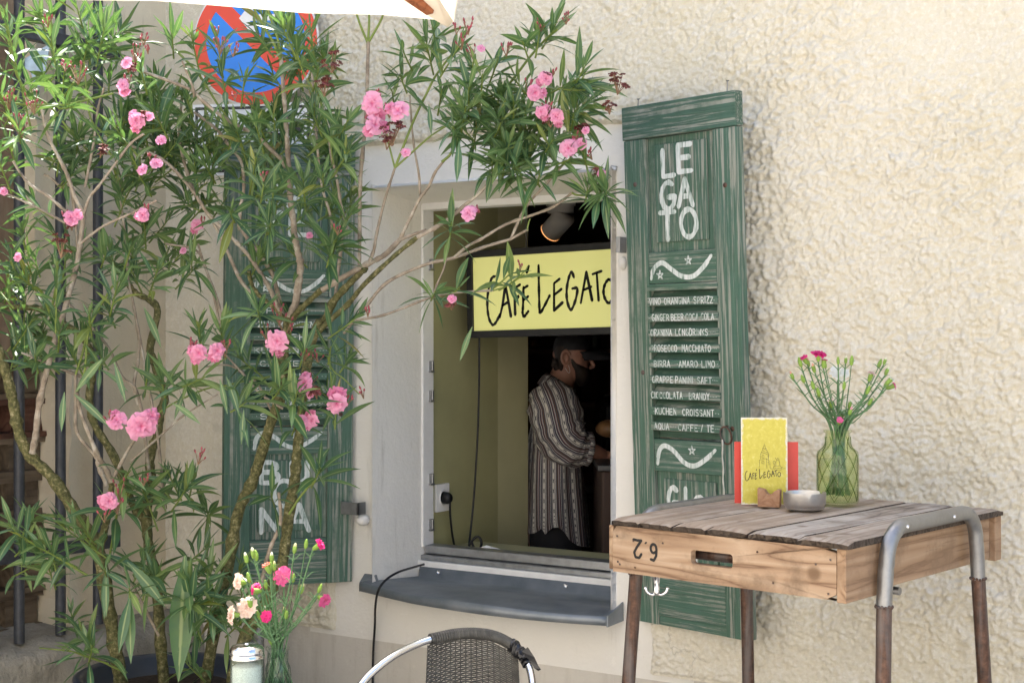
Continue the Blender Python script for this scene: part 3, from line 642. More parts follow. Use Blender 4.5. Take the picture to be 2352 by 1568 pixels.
# number and nails on the front board
m=MB(); yy=-.0022
def flip(pts,cx,cz,w,h): return [(cx-(a-.5)*w,yy,cz-(b-.5)*h) for a,b in pts]
m.ribbon(flip([(.9,.95),(.45,1.0),(.1,.7),(.05,.3)]+arc(.5,.27,.43,.27,180,500,12),.128,TZ-.074,.019,.038),.0066,(0,-1,0))
m.ribbon(flip([(.05,.78),(.3,1.0),(.75,.98),(.92,.72),(.6,.42),(.2,.12),(.05,.02),(.5,.03),(1,.0)],.082,TZ-.070,.024,.042),.0064,(0,-1,0))
m.ribbon([(.104,yy,TZ-.055),(.107,yy,TZ-.053)],.004,(0,-1,0)); m.build('number_mark',M['black'],tb)
m=MB()
for x,z in ((.022,TZ-.045),(.024,TZ-.106),(.030,TZ-.112),(.075,TZ-.115),(.07,TZ-.052),(.555,TZ-.058),(.59,TZ-.045),(.585,TZ-.118),(.45,TZ-.11),(.41,TZ-.046),(.155,TZ-.05)):
    m.lathe([(.0001,0),(.0022,0),(.0026,.001)],(x,-.0022,z),8,M=Matrix.Rotation(R(90),3,'X'))
m.build('nail_heads',M['rust'],tb)
# U-shaped tube frames, galvanised above the weld and rusty below
r=.0172
for sx,xx,lean in ((1,.650,.012),(-1,-.018,-.012)):
    ya,yb=.135,.600; 
    if sx<0: ya,yb=.14,.62
    top=TZ+(.012 if sx>0 else -.008); rc=.075
    pts=[(xx,ya-.012,TZ-.155),(xx,ya-.004,TZ-.075)]+[(xx,ya+rc-rc*math.cos(R(a)),top-rc+rc*math.sin(R(a))) for a in range(0,91,15)]+[(xx,yb-rc+rc*math.sin(R(a)),top-rc+rc*math.cos(R(a))) for a in range(0,91,15)]+[(xx,yb+.004,TZ-.075),(xx,yb+.012,TZ-.155)]
    m=MB(); m.tube(pts,r,18); m.build('tube_frame',M['galv'],tb)
    for y,sg in ((ya-.012,-1),(yb+.012,1)):
        m=MB(); zt_=TZ-.155
        m.tube([(xx,y,zt_+.004),(xx+lean*.9,y+sg*.03,.55),(xx+lean*1.8,y+sg*.065,.0)],r-.0004,18); m.build('leg',M['rust'],tb)
        m=MB()
        for k in range(14):
            a=2*math.pi*k/14; m.ball((xx+r*math.cos(a),y+r*math.sin(a),zt_+random.uniform(-.002,.002)),.0042,6,4)
        m.build('weld',M['rust'],tb)
m=MB(); m.tube([(-.018,.30,TZ-.150),(.600,.30,TZ-.150)],.009,12); m.build('cross_bar',M['galv'],tb)
m=MB(); m.tube([(.01,.06,TZ-.075),(.60,.06,TZ-.075)],.014,12); m.build('cross_bar',M['rust'],tb)
for x,y in ((.650,.20),(.650,.44)):
    m=MB(); m.lathe([(.0001,.0045),(.004,.004),(.0045,0)],(x+.0165,y,TZ+.012),10,M=Matrix.Rotation(R(90),3,'Y')); m.build('bolt',M['chrome'],tb)
# coat hook under the table edge
hk=WZ(1508,1310,TZ-.135); hk=P(1508,1312,3.36)
ht=thing('coat_hook','chrome double coat hook screwed under the left front of the plank table','hook',hk)
m=MB(); m.lathe([(.0001,.004),(.016,.004),(.016,0),(.010,-.004),(.008,-.024),(.007,-.028),(.0072,-.045),(.009,-.052),(.0001,-.056)],(0,0,0),16); m.build('stem',M['chrome'],ht)
m=MB()
u=RV
for s in (-1,1):
    pts=smooth([(0,0,-.050),(s*.010,0,-.054),(s*.022,0,-.048),(s*.027,0,-.036)],5); m.tube([u*p[0]+Vector((0,0,p[2])) for p in pts],[.004]*(len(pts)-2)+[.005,.003],8)
m.build('prong',M['chrome'],ht)

# ------------------------------------------------------------------ things on the table
# menu holder: grooved wood block
hb=WZ(1766,1164,TZ+.002)
h=thing('menu_holder','small notched block of reddish wood holding the menu cards','card holder',hb,(0,0,R(14)))
m=MB(); pr=[(-.028,0),(.027,0),(.028,.043)]+[(.020,.044),(.012,.039),(.006,.032),(0,.030),(-.006,.034),(-.012,.043),(-.029,.047)]
m.prism([(a,b) for a,b in pr],-.002,.030); m.build('block',m_wood('holder_wood',(30,30,45),[(.22,.11,.06),(.38,.21,.12),(.48,.30,.19)],bump=.001,knots=False),h,bevel=.001)
def card(name,label,corners,mat,grp=None):
    """card standing upright: corners are photo points TL, TR, BR, BL at depth z"""
    pass
zc=3.66
def cardpt(px,py,dz=0): return P(px,py,zc+dz)
yel=NM('yellow_menu_card'); f=yel.noise(yel.coord('Generated',(6,1,10)),1.6,6,.7,.3); uvn=yel.n('UVMap'); sp=yel.n('SeparateXYZ'); yel.t.links.new(uvn.outputs[0],sp.inputs[0])
def edge(v,a): return yel.math('MINIMUM',v,yel.math('SUBTRACT',1.0,v))
ed=yel.math('MINIMUM',yel.math('MULTIPLY',edge(sp.outputs[0],0),1.0),yel.math('MULTIPLY',edge(sp.outputs[1],0),1.6))
c0=yel.ramp(f,[(.3,(.52,.44,.045)),(.55,(.60,.52,.07)),(.72,(.68,.62,.18))])
wht=yel.ramp(yel.math('ADD',ed,yel.math('MULTIPLY',f,.16)),[(.085,1),(.125,0)])
yel.base(yel.mix(wht,c0,(.74,.71,.60))).p(Roughness=.35)
def standing_card(name,label,px0,px1,pyb,w,hgt,depth,mat,rot):
    p=P((px0+px1)/2,789,depth); t=thing(name,label,'menu card',(p.x,p.y,TZ+.003),(R(-3),0,rot))
    m=MB(); m.add([(-w/2,0,0),(w/2,0,0),(w/2,0,hgt),(-w/2,0,hgt)],[(0,1,2,3)],[[(0,0),(1,0),(1,1),(0,1)]])
    m.add([(-w/2,.0012,0),(w/2,.0012,0),(w/2,.0012,hgt),(-w/2,.0012,hgt)],[(3,2,1,0)],[[(0,0),(1,0),(1,1),(0,1)]])
    m.add([(-w/2,0,0),(w/2,0,0),(w/2,.0012,0),(-w/2,.0012,0),(-w/2,0,hgt),(w/2,0,hgt),(w/2,.0012,hgt),(-w/2,.0012,hgt)],[(4,5,6,7),(1,2,6,5),(3,0,4,7)],mi=1)
    m.build('card',[mat,M['whitepaint']],t); return t
CR=YAW+R(-4)
ym=standing_card('menu_card','upright yellow cafe menu card with a drawn tower, in the wooden holder',1703,1809,1150,.1175,.222,3.635,yel.m,CR)
red=plain('red_card',(.74,.075,.055),.4,var=.04)
rm=standing_card('menu_card','wider red menu card standing behind the yellow one',1688,1833,1150,.163,.158,3.665,red,CR)
# hand lettering shared by menu and window sign (photo pixels of the sign close-up)
LET=[[(470,560),(425,585),(390,690),(362,850),(362,1040),(390,1190),(440,1262),(490,1215),(540,1110)],[(540,1155),(580,970),(622,685)],[(622,685),(660,900),(700,1138)],[(580,985),(645,940)],
[(750,715),(755,900),(762,1110)],[(750,735),(830,682)],[(755,893),(800,870),(806,850)],[(882,715),(875,1000),(870,1085),(888,1145),(920,1110),(950,1070)],[(882,735),(940,700)],[(882,905),(948,852)],[(960,412),(948,445),(930,500)],
[(1100,400),(1105,700),(1112,1000),(1124,1088),(1180,1000),(1260,842)],[(1325,660),(1325,1055),(1445,942)],[(1325,662),(1402,600)],[(1325,832),(1430,746)],
[(1612,575),(1580,498),(1540,575),(1508,750),(1515,920),(1568,1045),(1630,920),(1662,740),(1590,738)],[(1712,945),(1792,500),(1875,905)],[(1745,762),(1860,712)],[(1942,520),(1970,908)],[(1882,530),(2008,486)],
[(2110,602),(2060,680),(2040,790),(2070,900),(2125,948),(2180,860),(2195,740),(2160,630),(2110,602)]]
# menu frame: photo px -> card local
def cl(px,py): # D pixel -> card-local x,z
    return ((px-1756)/105.5*.1175,(1150-py)/200*.222)
m=MB()
def m2(pt): 
    x=415+(pt[0]-350)*(525/1835); y=785+(pt[1]-390)*.2045; D=(1648+x*.15382,947.4+y*.15382); a,b=cl(*D); return (a,-.0006,b)
for st in LET:
    q=smooth(st,5) if len(st)>3 else st; m.ribbon([m2(p) for p in q],.0016,(0,-1,0))
def m3(x,y): a,b=cl(1648+x*.15382,947.4+y*.15382); return (a,-.0006,b)
sk_=[[(705,405),(705,430)],[(695,435),(717,435),(712,450),(735,500),(760,540),(772,590),(762,585)],[(695,435),(690,460),(675,500),(655,545),(645,590)],[(680,500),(705,490),(735,500)],[(672,475),(735,478)],[(655,540),(700,520),(760,545)],[(645,565),(700,545),(772,575)],[(645,590),(648,640)],[(762,585),(765,650)],[(625,655),(735,628),(785,680)],[(632,655),(628,760)],[(735,630),(740,775)],[(785,680),(788,778),(840,780)],[(668,615),(670,580),(685,575),(698,590),(698,625),(668,615)],[(665,700),(668,668),(682,662),(697,675),(697,708),(665,700)],[(755,690),(762,675),(770,700),(768,722)],[(752,600),(760,590),(766,612),(764,632)],[(832,670),(848,665),(862,672),(858,705),(848,720),(836,700),(832,670)],[(848,720),(848,755)],[(872,735),(872,680),(882,660),(895,650),(915,655),(928,680),(930,730)],[(862,615),(885,650),(900,615),(925,650)],[(835,750),(860,738),(940,735),(955,760),(950,798),(860,795),(840,780),(835,750)],[(845,765),(880,772),(950,768)],[(955,765),(975,755)],[(960,778),(1015,775)]]
for st in sk_: m.ribbon([m3(*p) for p in st],.00065,(0,-1,0))
m.build('printing',M['black'],ym)

# ashtray
ab=WZ(1848,1168,TZ+.001); ab=P(1848,789,3.52); ab.z=TZ+.002
a=thing('ashtray','round brushed steel ashtray in front of the green vase','ashtray',ab)
m=MB(); pr=[(.0001,.0),(.036,.0),(.043,.004),(.049,.011),(.0522,.020),(.0526,.0448),(.0526,.045),(.0512,.045),(.0511,.0447),(.0508,.020),(.0465,.006),(.046,.004),(.0001,.003)]
def notch(ang,z): return 1
n=64; V=[];
for (rr,z) in pr:
    for k in range(n):
        an=2*math.pi*k/n; zz=z
        if z>.03:
            d=min(abs((an-R(303)+math.pi)%(2*math.pi)-math.pi),abs((an-R(60)+math.pi)%(2*math.pi)-math.pi),abs((an-R(180)+math.pi)%(2*math.pi)-math.pi)); zz=z-max(0,.013*(1-d/.13))
        V.append((rr*math.cos(an),rr*math.sin(an),zz))
m.add(V,[(i*n+k,i*n+(k+1)%n,(i+1)*n+(k+1)%n,(i+1)*n+k) for i in range(len(pr)-1) for k in range(n)],sm=True); m.build('bowl',M['steel'],a)

# ------------------------------------------------------------------ carnations and vases
M['gglass']=m_glass('green_glass',(.955,.98,.86)); M['gnet']=m_glass('green_glass_ridge',(.66,.76,.46)); M['cglass']=m_glass('clear_glass',(.92,.96,.93)); M['cnet']=m_glass('clear_glass_ridge',(.62,.70,.66)); M['water']=m_glass('vase_water',(.96,.985,.93),.02,1.33)
M['cstem']=plain('carnation_stem',(.10,.20,.085),.5,var=.3,scale=40); M['calyx']=plain('carnation_calyx',(.22,.36,.06),.45,var=.25,scale=60)
PET={'magenta':m_petal('petal_magenta',(.55,.01,.13),(.72,.035,.22),.2),'pink':m_petal('petal_rose_pink',(.80,.35,.45),(.75,.12,.32),.2),'peach':m_petal('petal_peach',(.80,.42,.32),(.86,.68,.58),.25),'white':m_petal('petal_white',(.80,.80,.62),(.86,.86,.80),.25),'orange':m_petal('petal_coral',(.75,.15,.10),(.80,.22,.16),.2),'cream':m_petal('petal_cream',(.82,.78,.45),(.86,.84,.66),.25)}
def petals(mb,c,axis,r,layers=4,k=7,open_=1.0,ruf=.18,t=0):
    """ruffled flower: rings of fan-shaped petals round axis"""
    axis=Vector(axis).normalized(); u=axis.orthogonal().normalized(); v=axis.cross(u); c=Vector(c)
    for L in range(layers):
        f=1-L/(layers+.6); el=R(12+58*L/layers)*1.0/open_ if open_ else R(60)
        for i in range(max(4,k-L)):
            a=2*math.pi*(i+.5*(L%2))/max(4,k-L)+random.uniform(-.2,.2); rr=r*f*random.uniform(.88,1.1)
            di=u*math.cos(a)+v*math.sin(a); sd=axis.cross(di); V=[];UV=[];nu=6;nv=4; e2=el+random.uniform(-.15,.2)
            half=rr*(.52 if k>5 else .60)
            for q in range(nv+1):
                s=q/nv; w=half*(s**.75)*(1.0); 
                for p_ in range(nu+1):
                    h=(p_/nu-.5)*2; lift=e2-.35*s+ (.12*math.sin(h*5+i))*s
                    rad=rr*(s*(1-.16*h*h*s)+(random.uniform(-ruf,ruf)*.45 if q==nv else 0))
                    V.append(c+di*rad*math.cos(lift)+axis*(rad*math.sin(lift)+ (ruf*.35*rr*math.sin(h*6+i*2)*s*s))+sd*h*w); UV.append((p_/nu,s))
            K=nu+1; F=[(q*K+p_,q*K+p_+1,(q+1)*K+p_+1,(q+1)*K+p_) for q in range(nv) for p_ in range(nu)]
            mb.add(V,F,[[UV[x] for x in f_] for f_ in F],t=t+.25*L/layers,sm=True)
def bud(mb_g,mb_p,base,d,L,r,tipcol=True):
    d=Vector(d).normalized(); q=d.to_track_quat('Z','Y').to_matrix(); base=Vector(base)
    mb_g.lathe([(r*.45,0),(r*.8,L*.12),(r,L*.4),(r*.92,L*.68),(r*.7,L*.80),(r*.3,L*.84)],base,9,M=q)
    for k in range(5):
        a=2*math.pi*k/5; e=q@Vector((math.cos(a),math.sin(a),0)); mb_g.add([base+d*L*.6+e*r*.95+d.cross(e)*r*.4,base+d*L*.6+e*r*.95-d.cross(e)*r*.4,base+d*L*.95+e*r*.75],[(0,1,2)])
    if tipcol: mb_p.lathe([(r*.68,L*.6),(r*.72,L*.85),(r*.5,L*1.05),(r*.15,L*1.15),(.0001,L*1.16)],base,8,M=q)
def bouquet(root,heads,buds,mouth,z0,base,spread):
    """heads: (px,py,rpx,colour,tilt). Stems run down through the neck into the vase"""
    S=MB()
    for i,hd in enumerate(heads+buds):
        px,py=hd[0],hd[1]; dz=random.uniform(-spread,spread); top=P(px,py,z0+dz)
        foot=Vector(base)+Vector((random.uniform(-.028,.028),random.uniform(-.028,.028),.015))
        mo=Vector(mouth)+Vector(((top-Vector(mouth)).x*.12+random.uniform(-.010,.010),random.uniform(-.014,.014),0)); mo+= (top-mo)*.02
        isb=len(hd)==3 or hd[3] is None
        Lc=.0215 if not isb else .018
        d=(top-mo); d.z*=1; dirn=(d.normalized()+Vector((0,0,.55))).normalized()
        if not isb and hd[4]: dirn=(RV*hd[4][0]+UP*hd[4][1]-FV*hd[4][2]).normalized()
        cal=top-dirn*Lc*(1.0 if not isb else .6)
        if isb and i%2==0:
            # side bud: joins a neighbouring stem part way down
            j=mo+(cal-mo)*random.uniform(.45,.7)+Vector((0,0,-.01)); pts=smooth([tuple(j),tuple(j+(cal-j)*.5+Vector((0,0,-.004))),tuple(cal)],4); S.tube(pts,.0013,5)
            S.tube(smooth([tuple(foot),tuple(mo),tuple(j)],5),.0017,6)
        else:
            mid=mo+(cal-mo)*.55+Vector((random.uniform(-.006,.006),random.uniform(-.006,.006),-.004)); pts=smooth([tuple(foot),tuple(mo),tuple(mid),tuple(cal)],6); S.tube(pts,[.0019]*len(pts),6)
            for q in (8,11,14,17):
                if q<len(pts): 
                    n_=Vector(pts[q]); S.ball(n_,.0031,6,4)
                    for sgn in (-1,1):
                        e=(RV*sgn+UP*.8+FV*random.uniform(-.5,.5)).normalized(); ln=random.uniform(.018,.04); w=FV.cross(e).normalized()*.0012
                        S.add([n_-w,n_+w,n_+e*ln*.6+w*.8+UP*.002,n_+e*ln*.6-w*.8+UP*.002,n_+e*ln+UP*random.uniform(-.008,.006)],[(0,1,2,3),(3,2,4)],sm=True)
        g=MB(); pm=MB()
        if isb:
            Lb=random.uniform(.017,.023); bud(g,pm,cal,dirn,Lb,Lb*.25,True)
            o=g.build('bud',M['calyx'],root,True); pm.build('bud_tip',PET[hd[2]] if hd[2] else M['calyx'],o,True)
        else:
            r=hd[2]*z0/FP; g.lathe([(.0026,0),(.0052,.004),(.006,.012),(.0065,Lc)],cal,9,M=dirn.to_track_quat('Z','Y').to_matrix())
            petals(pm,top,dirn,r,5 if r>.012 else 3,8 if r>.012 else 6,random.uniform(.85,1.15),.34)
            o=pm.build('flower',PET[hd[3]],root,True); g.build('calyx',M['calyx'],o,True)
    S.build('stems',M['cstem'],root,True)

def diamond(mb,prof,n,turns,c,th):
    """raised diamond net on a round vessel: helical wires following the profile"""
    for sg in (-1,1):
        for k in range(n):
            pts=[]
            for i in range(25):
                s=i/24; a=2*math.pi*k/n+sg*turns*s*2*math.pi; z=prof[0][1]+(prof[-1][1]-prof[0][1])*s
                rr=np.interp(z,[q[1] for q in prof],[q[0] for q in prof]); pts.append(Vector(c)+Vector((rr*math.cos(a),rr*math.sin(a),z)))
            mb.tube(pts,th,5,cap=False)
# green bottle-shaped vase
vb=P(1924,789,3.64); vb.z=TZ+.0015
gv=thing('flower_vase','square-shouldered green glass vase of carnations with a diamond pattern, on the plank table','vase',vb)
def sup(a,z):
    k=1.0 if z>.162 else (1.0+.13*abs(math.sin(2*a+.6))**2 if z<.14 else 1.05); return k
prof=[(.0001,.004),(.044,.004),(.0475,.010),(.0475,.128),(.045,.138),(.035,.148),(.0315,.156),(.031,.184),(.036,.186),(.036,.192),(.031,.1925),(.0285,.190),(.0285,.155),(.032,.146),(.0425,.134),(.0448,.127),(.0448,.013),(.041,.0085),(.0001,.0085)]
m=MB(); m.lathe(prof,(0,0,0),48,fn=sup); m.build('glass',M['gglass'],gv)
m=MB(); diamond(m,[(.0505,.012),(.0505,.128),(.047,.138),(.0365,.148),(.033,.156),(.0325,.175)],9,.30,(0,0,0),.0010); m.build('raised_net',M['gnet'],gv)
m=MB(); m.lathe([(.0001,.0092),(.042,.0080),(.0458,.013),(.0458,.118),(.0001,.118)],(0,0,0),48,fn=sup); m.build('water',M['water'],gv)
H=[(1881,811,18,'magenta',(.05,1,.25)),(1845,820,10,'magenta',(-.5,.8,.2)),(1893,826,7,'magenta',(.1,1,.1)),(1929,857,22,'white',(.1,.75,.65)),(2002,857,11,'peach',(.3,1,.2)),(2054,885,10,'pink',(.9,.4,.2)),(2048,869,9,'white',(.6,.7,.1)),(1936,943,9,'white',(.1,.8,.5)),(1929,963,8,'pink',(-.1,.6,.8)),(1908,918,9,'peach',(-.2,.8,.3)),(1912,930,7,'peach',(.2,.5,.6))]
Bd=[(1838,833,None),(1856,833,'peach'),(1819,862,'peach'),(1844,870,None),(1869,846,'peach'),(1895,836,'magenta'),(1943,825,'white'),(1956,829,None),(1925,827,None),(1867,885,None),(1880,902,None),(1939,885,None),(2033,828,'white'),(2020,836,None),(2037,852,'white'),(2036,882,None),(1994,896,None),(1999,922,None),(1952,928,'white'),(1953,944,'pink')]
bouquet(gv,H,[(a,b,c) for a,b,c in Bd],(vb.x,vb.y,vb.z+.188),3.62,(vb.x,vb.y,vb.z+.01),.035)

# low round table with shaker and vase
LZ=.70
lt=thing('round_table','dark round bistro table at the bottom left under the sugar shaker','table',(P(660,789,2.95).x,P(660,789,2.95).y,0))
m=MB(); m.lathe([(.0001,LZ),(.345,LZ),(.35,LZ-.004),(.35,LZ-.022),(.0001,LZ-.022)],(0,0,0),64); m.build('table_top',plain('dark_blue_table_paint',(.035,.045,.07),.35,var=.2),lt)
m=MB(); m.tube([(0,0,.02),(0,0,LZ-.022)],.03,16); m.build('pedestal',M['iron'],lt)
m=MB(); m.lathe([(.0001,.0),(.22,.0),(.22,.012),(.03,.03),(.0001,.03)],(0,0,0),32); m.build('base',M['iron'],lt)
sb=P(567,789,3.10); sb.z=LZ+.001
s=thing('sugar_shaker','glass sugar shaker with a shiny metal lid at the bottom of the picture','sugar shaker',sb)
n=20
fl=lambda a,z: 1+.018*math.cos(20*a)
m=MB(); m.lathe([(.0001,.003),(.030,.003),(.035,.010),(.0355,.098),(.033,.110),(.031,.112),(.0315,.105),(.033,.096),(.0325,.012),(.028,.008),(.0001,.008)],(0,0,0),80,fn=fl); m.build('jar',M['cglass'],s)
m=MB(); m.lathe([(.0001,.009),(.030,.009),(.0318,.014),(.0318,.086),(.026,.090),(.012,.094),(.0001,.096)],(0,0,0),40); 
def m_sugar():
    q=NM('sugar'); f=q.noise(q.coord(),400,3,.6); q.base(q.ramp(f,[(.35,(.62,.62,.62)),(.6,(.85,.85,.85))])).p(Roughness=.6); q.bump(f,.0008); return q.m
m.build('sugar',m_sugar(),s)
m=MB(); m.lathe([(.0385,.106),(.0385,.111),(.0365,.113),(.0375,.116),(.0372,.124),(.033,.131),(.022,.1345),(.0001,.1355)],(0,0,0),48); m.lathe([(.006,.1345),(.0055,.138),(.0001,.138)],(0,0,0),16); m.build('lid',M['chrome'],s)
vb2=P(638,789,3.16); vb2.z=LZ+.001
cv=thing('flower_vase','clear glass vase of peach, pink and white carnations beside the sugar shaker','vase',vb2)
p2=[(.0001,.004),(.024,.004),(.028,.010),(.0285,.055),(.0265,.072),(.0225,.084),(.0222,.108),(.0265,.110),(.0265,.116),(.0215,.117),(.0200,.112),(.0203,.084),(.0245,.070),(.0265,.054),(.026,.012),(.0001,.009)]
m=MB(); m.lathe(p2,(0,0,0),40); m.build('glass',M['cglass'],cv)
m=MB(); diamond(m,[(.0288,.012),(.029,.055),(.027,.072),(.0228,.084),(.0226,.106)],7,.28,(0,0,0),.0008); m.build('raised_net',M['cnet'],cv)
H=[(568,1393,25,'peach',(-.15,.4,1)),(530,1411,21,'peach',(-.9,.1,.35)),(545,1334,19,'peach',(-.7,.3,.5)),(560,1332,8,'white',(.4,.5,.5)),(649,1323,21,'pink',(.1,.35,1)),(736,1249,14,'magenta',(.75,.55,.2)),(746,1379,18,'pink',(.75,-.4,.5)),(590,1346,14,'magenta',(.1,.9,.3)),(580,1356,8,'magenta',(-.6,.1,.4)),(612,1414,13,'magenta',(-.1,.3,.9)),(611,1297,11,'orange',(-.4,.9,.2)),(573,1374,9,'white',(-.1,.9,.2))]
Bd=[(565,1281,'white'),(581,1270,'white'),(588,1276,None),(624,1280,'white'),(630,1298,'cream'),(677,1259,'cream'),(703,1248,None),(610,1341,None),(693,1352,'cream'),(653,1402,'cream'),(658,1410,None),(608,1402,'white'),(622,1472,None),(571,1326,None),(674,1326,None),(594,1412,None),(622,1300,None),(735,1350,None)]
bouquet(cv,H,Bd,(vb2.x,vb2.y,vb2.z+.113),3.14,(vb2.x,vb2.y,vb2.z+.012),.03)

# ------------------------------------------------------------------ bistro chair
cp=P(1085,789,3.2)
ch=thing('bistro_chair','aluminium tube bistro chair with a grey wicker back mended with black tape','chair',(cp.x,cp.y-.2,0))
arcp=[(812,1590,2.98),(850,1548,3.02),(900,1508,3.07),(950,1482,3.12),(990,1467,3.15),(1045,1456,3.18),(1095,1454,3.2),(1140,1462,3.22),(1180,1484,3.22),(1206,1512,3.20),(1219,1545,3.17),(1222,1590,3.13)]
A=[P(*q) for q in arcp]; sg=A[-1]-A[-2]
Al=[A[0]+Vector((-.03,-.05,-.03)),A[0]+Vector((-.05,-.12,-.07)),A[0]+Vector((-.055,-.20,-.14)),A[0]+Vector((-.05,-.23,-.30)),A[0]+Vector((-.05,-.24,-.73))]
Ar=[A[-1]+Vector((.01,-.05,-.05)),A[-1]+Vector((.01,-.17,-.10)),A[-1]+Vector((.0,-.27,-.16)),A[-1]+Vector((-.01,-.30,-.30)),A[-1]+Vector((-.01,-.31,-.73))]
full=[tuple(p) for p in reversed(Al)]+[tuple(p) for p in A]+[tuple(p) for p in Ar]
for q in (full[0],full[-1]): pass
full[0]=(full[0][0],full[0][1],.005); full[-1]=(full[-1][0],full[-1][1],.005)
m=MB(); m.tube(smooth(full,6),.0082,14); m.build('tube_frame',plain('polished_aluminium',(.78,.79,.80),.22,1.0,var=.05,scale=20),ch,True)
wick=plain('grey_wicker',(.075,.073,.066),.42,var=.35,scale=50,spec=.5)
def on_arc(px): # interpolate the arc by pixel x
    xs=[q[0] for q in arcp]; return P(px,np.interp(px,xs,[q[1] for q in arcp]),np.interp(px,xs,[q[2] for q in arcp]))
sp_=smooth([tuple(p) for p in A[4:10]],30); m=MB(); n0=len(sp_)
tot=[0]
for i in range(1,n0): tot.append(tot[-1]+(Vector(sp_[i])-Vector(sp_[i-1])).length)
step=.0031; s_=0
while s_<tot[-1]*.93:
    i=min(n0-2,int(np.searchsorted(tot,s_))); c=Vector(sp_[i]); d=(Vector(sp_[i+1])-Vector(sp_[i])).normalized(); u=d.orthogonal().normalized(); w=d.cross(u); tilt=d*.0012
    pts=[c+(u*math.cos(a)+w*math.sin(a))*.0118+tilt*math.sin(a+1) for a in [2*math.pi*k/14 for k in range(15)]]; m.tube(pts,.0017,5,cap=False); s_+=step
m.build('wrapped_rail',wick,ch,True)
# woven back
m=MB(); top0=on_arc(984); top1=on_arc(1190); ax=(on_arc(1190)-on_arc(984)); ax.z=0; ax.normalize(); nm=ax.cross(UP).normalized()
if nm.dot(CAM-cp)<0: nm=-nm
wid=ax.dot(on_arc(1190)-on_arc(984)); rows=84; ctr=(on_arc(984)+on_arc(1190))/2
def bk(u_,v_): # u across 0..1, v down in metres; slight concave curve and flare
    c=.004+.038*(1-(2*u_-1)**2); w2=wid*(1+.06*min(1,v_/.12)); x=(u_-.5)*w2
    topz=on_arc(984+(1190-984)*u_).z-.012; 
    return Vector((ctr.x,ctr.y,0))+ax*x-nm*c+Vector((0,0,topz-v_*(1) + .0*u_))-nm*(-.02*v_)
nst=17
for r_ in range(rows):
    v=.003+r_*.0046; pts=[]
    for k in range(nst*4+1):
        u_=k/(nst*4); q=bk(u_,v if True else v); zl=q.z-(on_arc(984+(1190-984)*u_).z-.012)+0
        zflat=(top0.z+top1.z)/2+.012-v; fade=min(1,v/.06); q.z=q.z*(1-fade)+fade*min(q.z,zflat+0.0)
        pts.append(q+nm*.0024*math.cos(math.pi*(k/4+r_%2)*1.0))
    m.tube(pts,.00185,5,cap=False)
for k in range(nst+1):
    u_=k/nst; m.tube([bk(u_,0.0),bk(u_,.13),bk(u_,.38)],.0016,5)
m.build('woven_back',wick,ch,True)
# tape: crumpled sleeve with a loose end
m=MB(); tp=[A[7]+(A[8]-A[7])*.75,A[8],A[8]+(A[9]-A[8])*.5,A[9],A[9]+(A[10]-A[9])*.45]; tpp=smooth([tuple(p) for p in tp],5); V=[]
n=14
for i,p in enumerate(tpp):
    p=Vector(p); d=(Vector(tpp[min(i+1,len(tpp)-1)])-Vector(tpp[max(i-1,0)])).normalized(); u=d.orthogonal().normalized(); w=d.cross(u); base_=.0135 if i<12 else .0115
    if i in (0,len(tpp)-1): base_*=.85
    for k in range(n): a=2*math.pi*k/n; V.append(p+(u*math.cos(a)+w*math.sin(a))*(base_+random.uniform(-.0015,.0038)))
m.add(V,[(i*n+k,i*n+(k+1)%n,(i+1)*n+(k+1)%n,(i+1)*n+k) for i in range(len(tpp)-1) for k in range(n)])
tr=[P(1205,1490,3.19),P(1222,1512,3.18),P(1232,1530,3.18),P(1240,1538,3.18)]; w=RV*.006+UP*.004
V=[]
for i,p in enumerate(tr): V+=[p-w*(1.2-.2*i)+FV*.003*(i%2),p+w*(1.2-.25*i)-FV*.002*(i%2)]
m.add(V,[(2*i,2*i+1,2*i+3,2*i+2) for i in range(3)])
m.build('black_tape',plain('black_tape',(.008,.008,.010),.28,var=.3,spec=.6),ch,True)
m=MB(); c=ctr+nm*.22; c.z=.45; m.lathe([(.0001,.0),(.20,.0),(.215,-.012),(.20,-.024),(.0001,-.024)],(c.x,c.y,.45),40); m.build('seat',wick,ch,True)
for s1 in (-1,1):
    m=MB(); b=ctr+ax*s1*wid*.42; m.tube([bk(.5+.42*s1,.36),(b.x,b.y,.44),(b.x-nm.x*.08,b.y-nm.y*.08,.005)],.0095,10); m.build('leg',M['alu'],ch,True)
    m=MB(); b=c+ax*s1*.17+nm*.12; m.tube([(b.x,b.y,.43),(b.x+nm.x*.04+ax.x*s1*.03,b.y+nm.y*.04+ax.y*s1*.03,.005)],.0095,10); m.build('leg',M['alu'],ch,True)
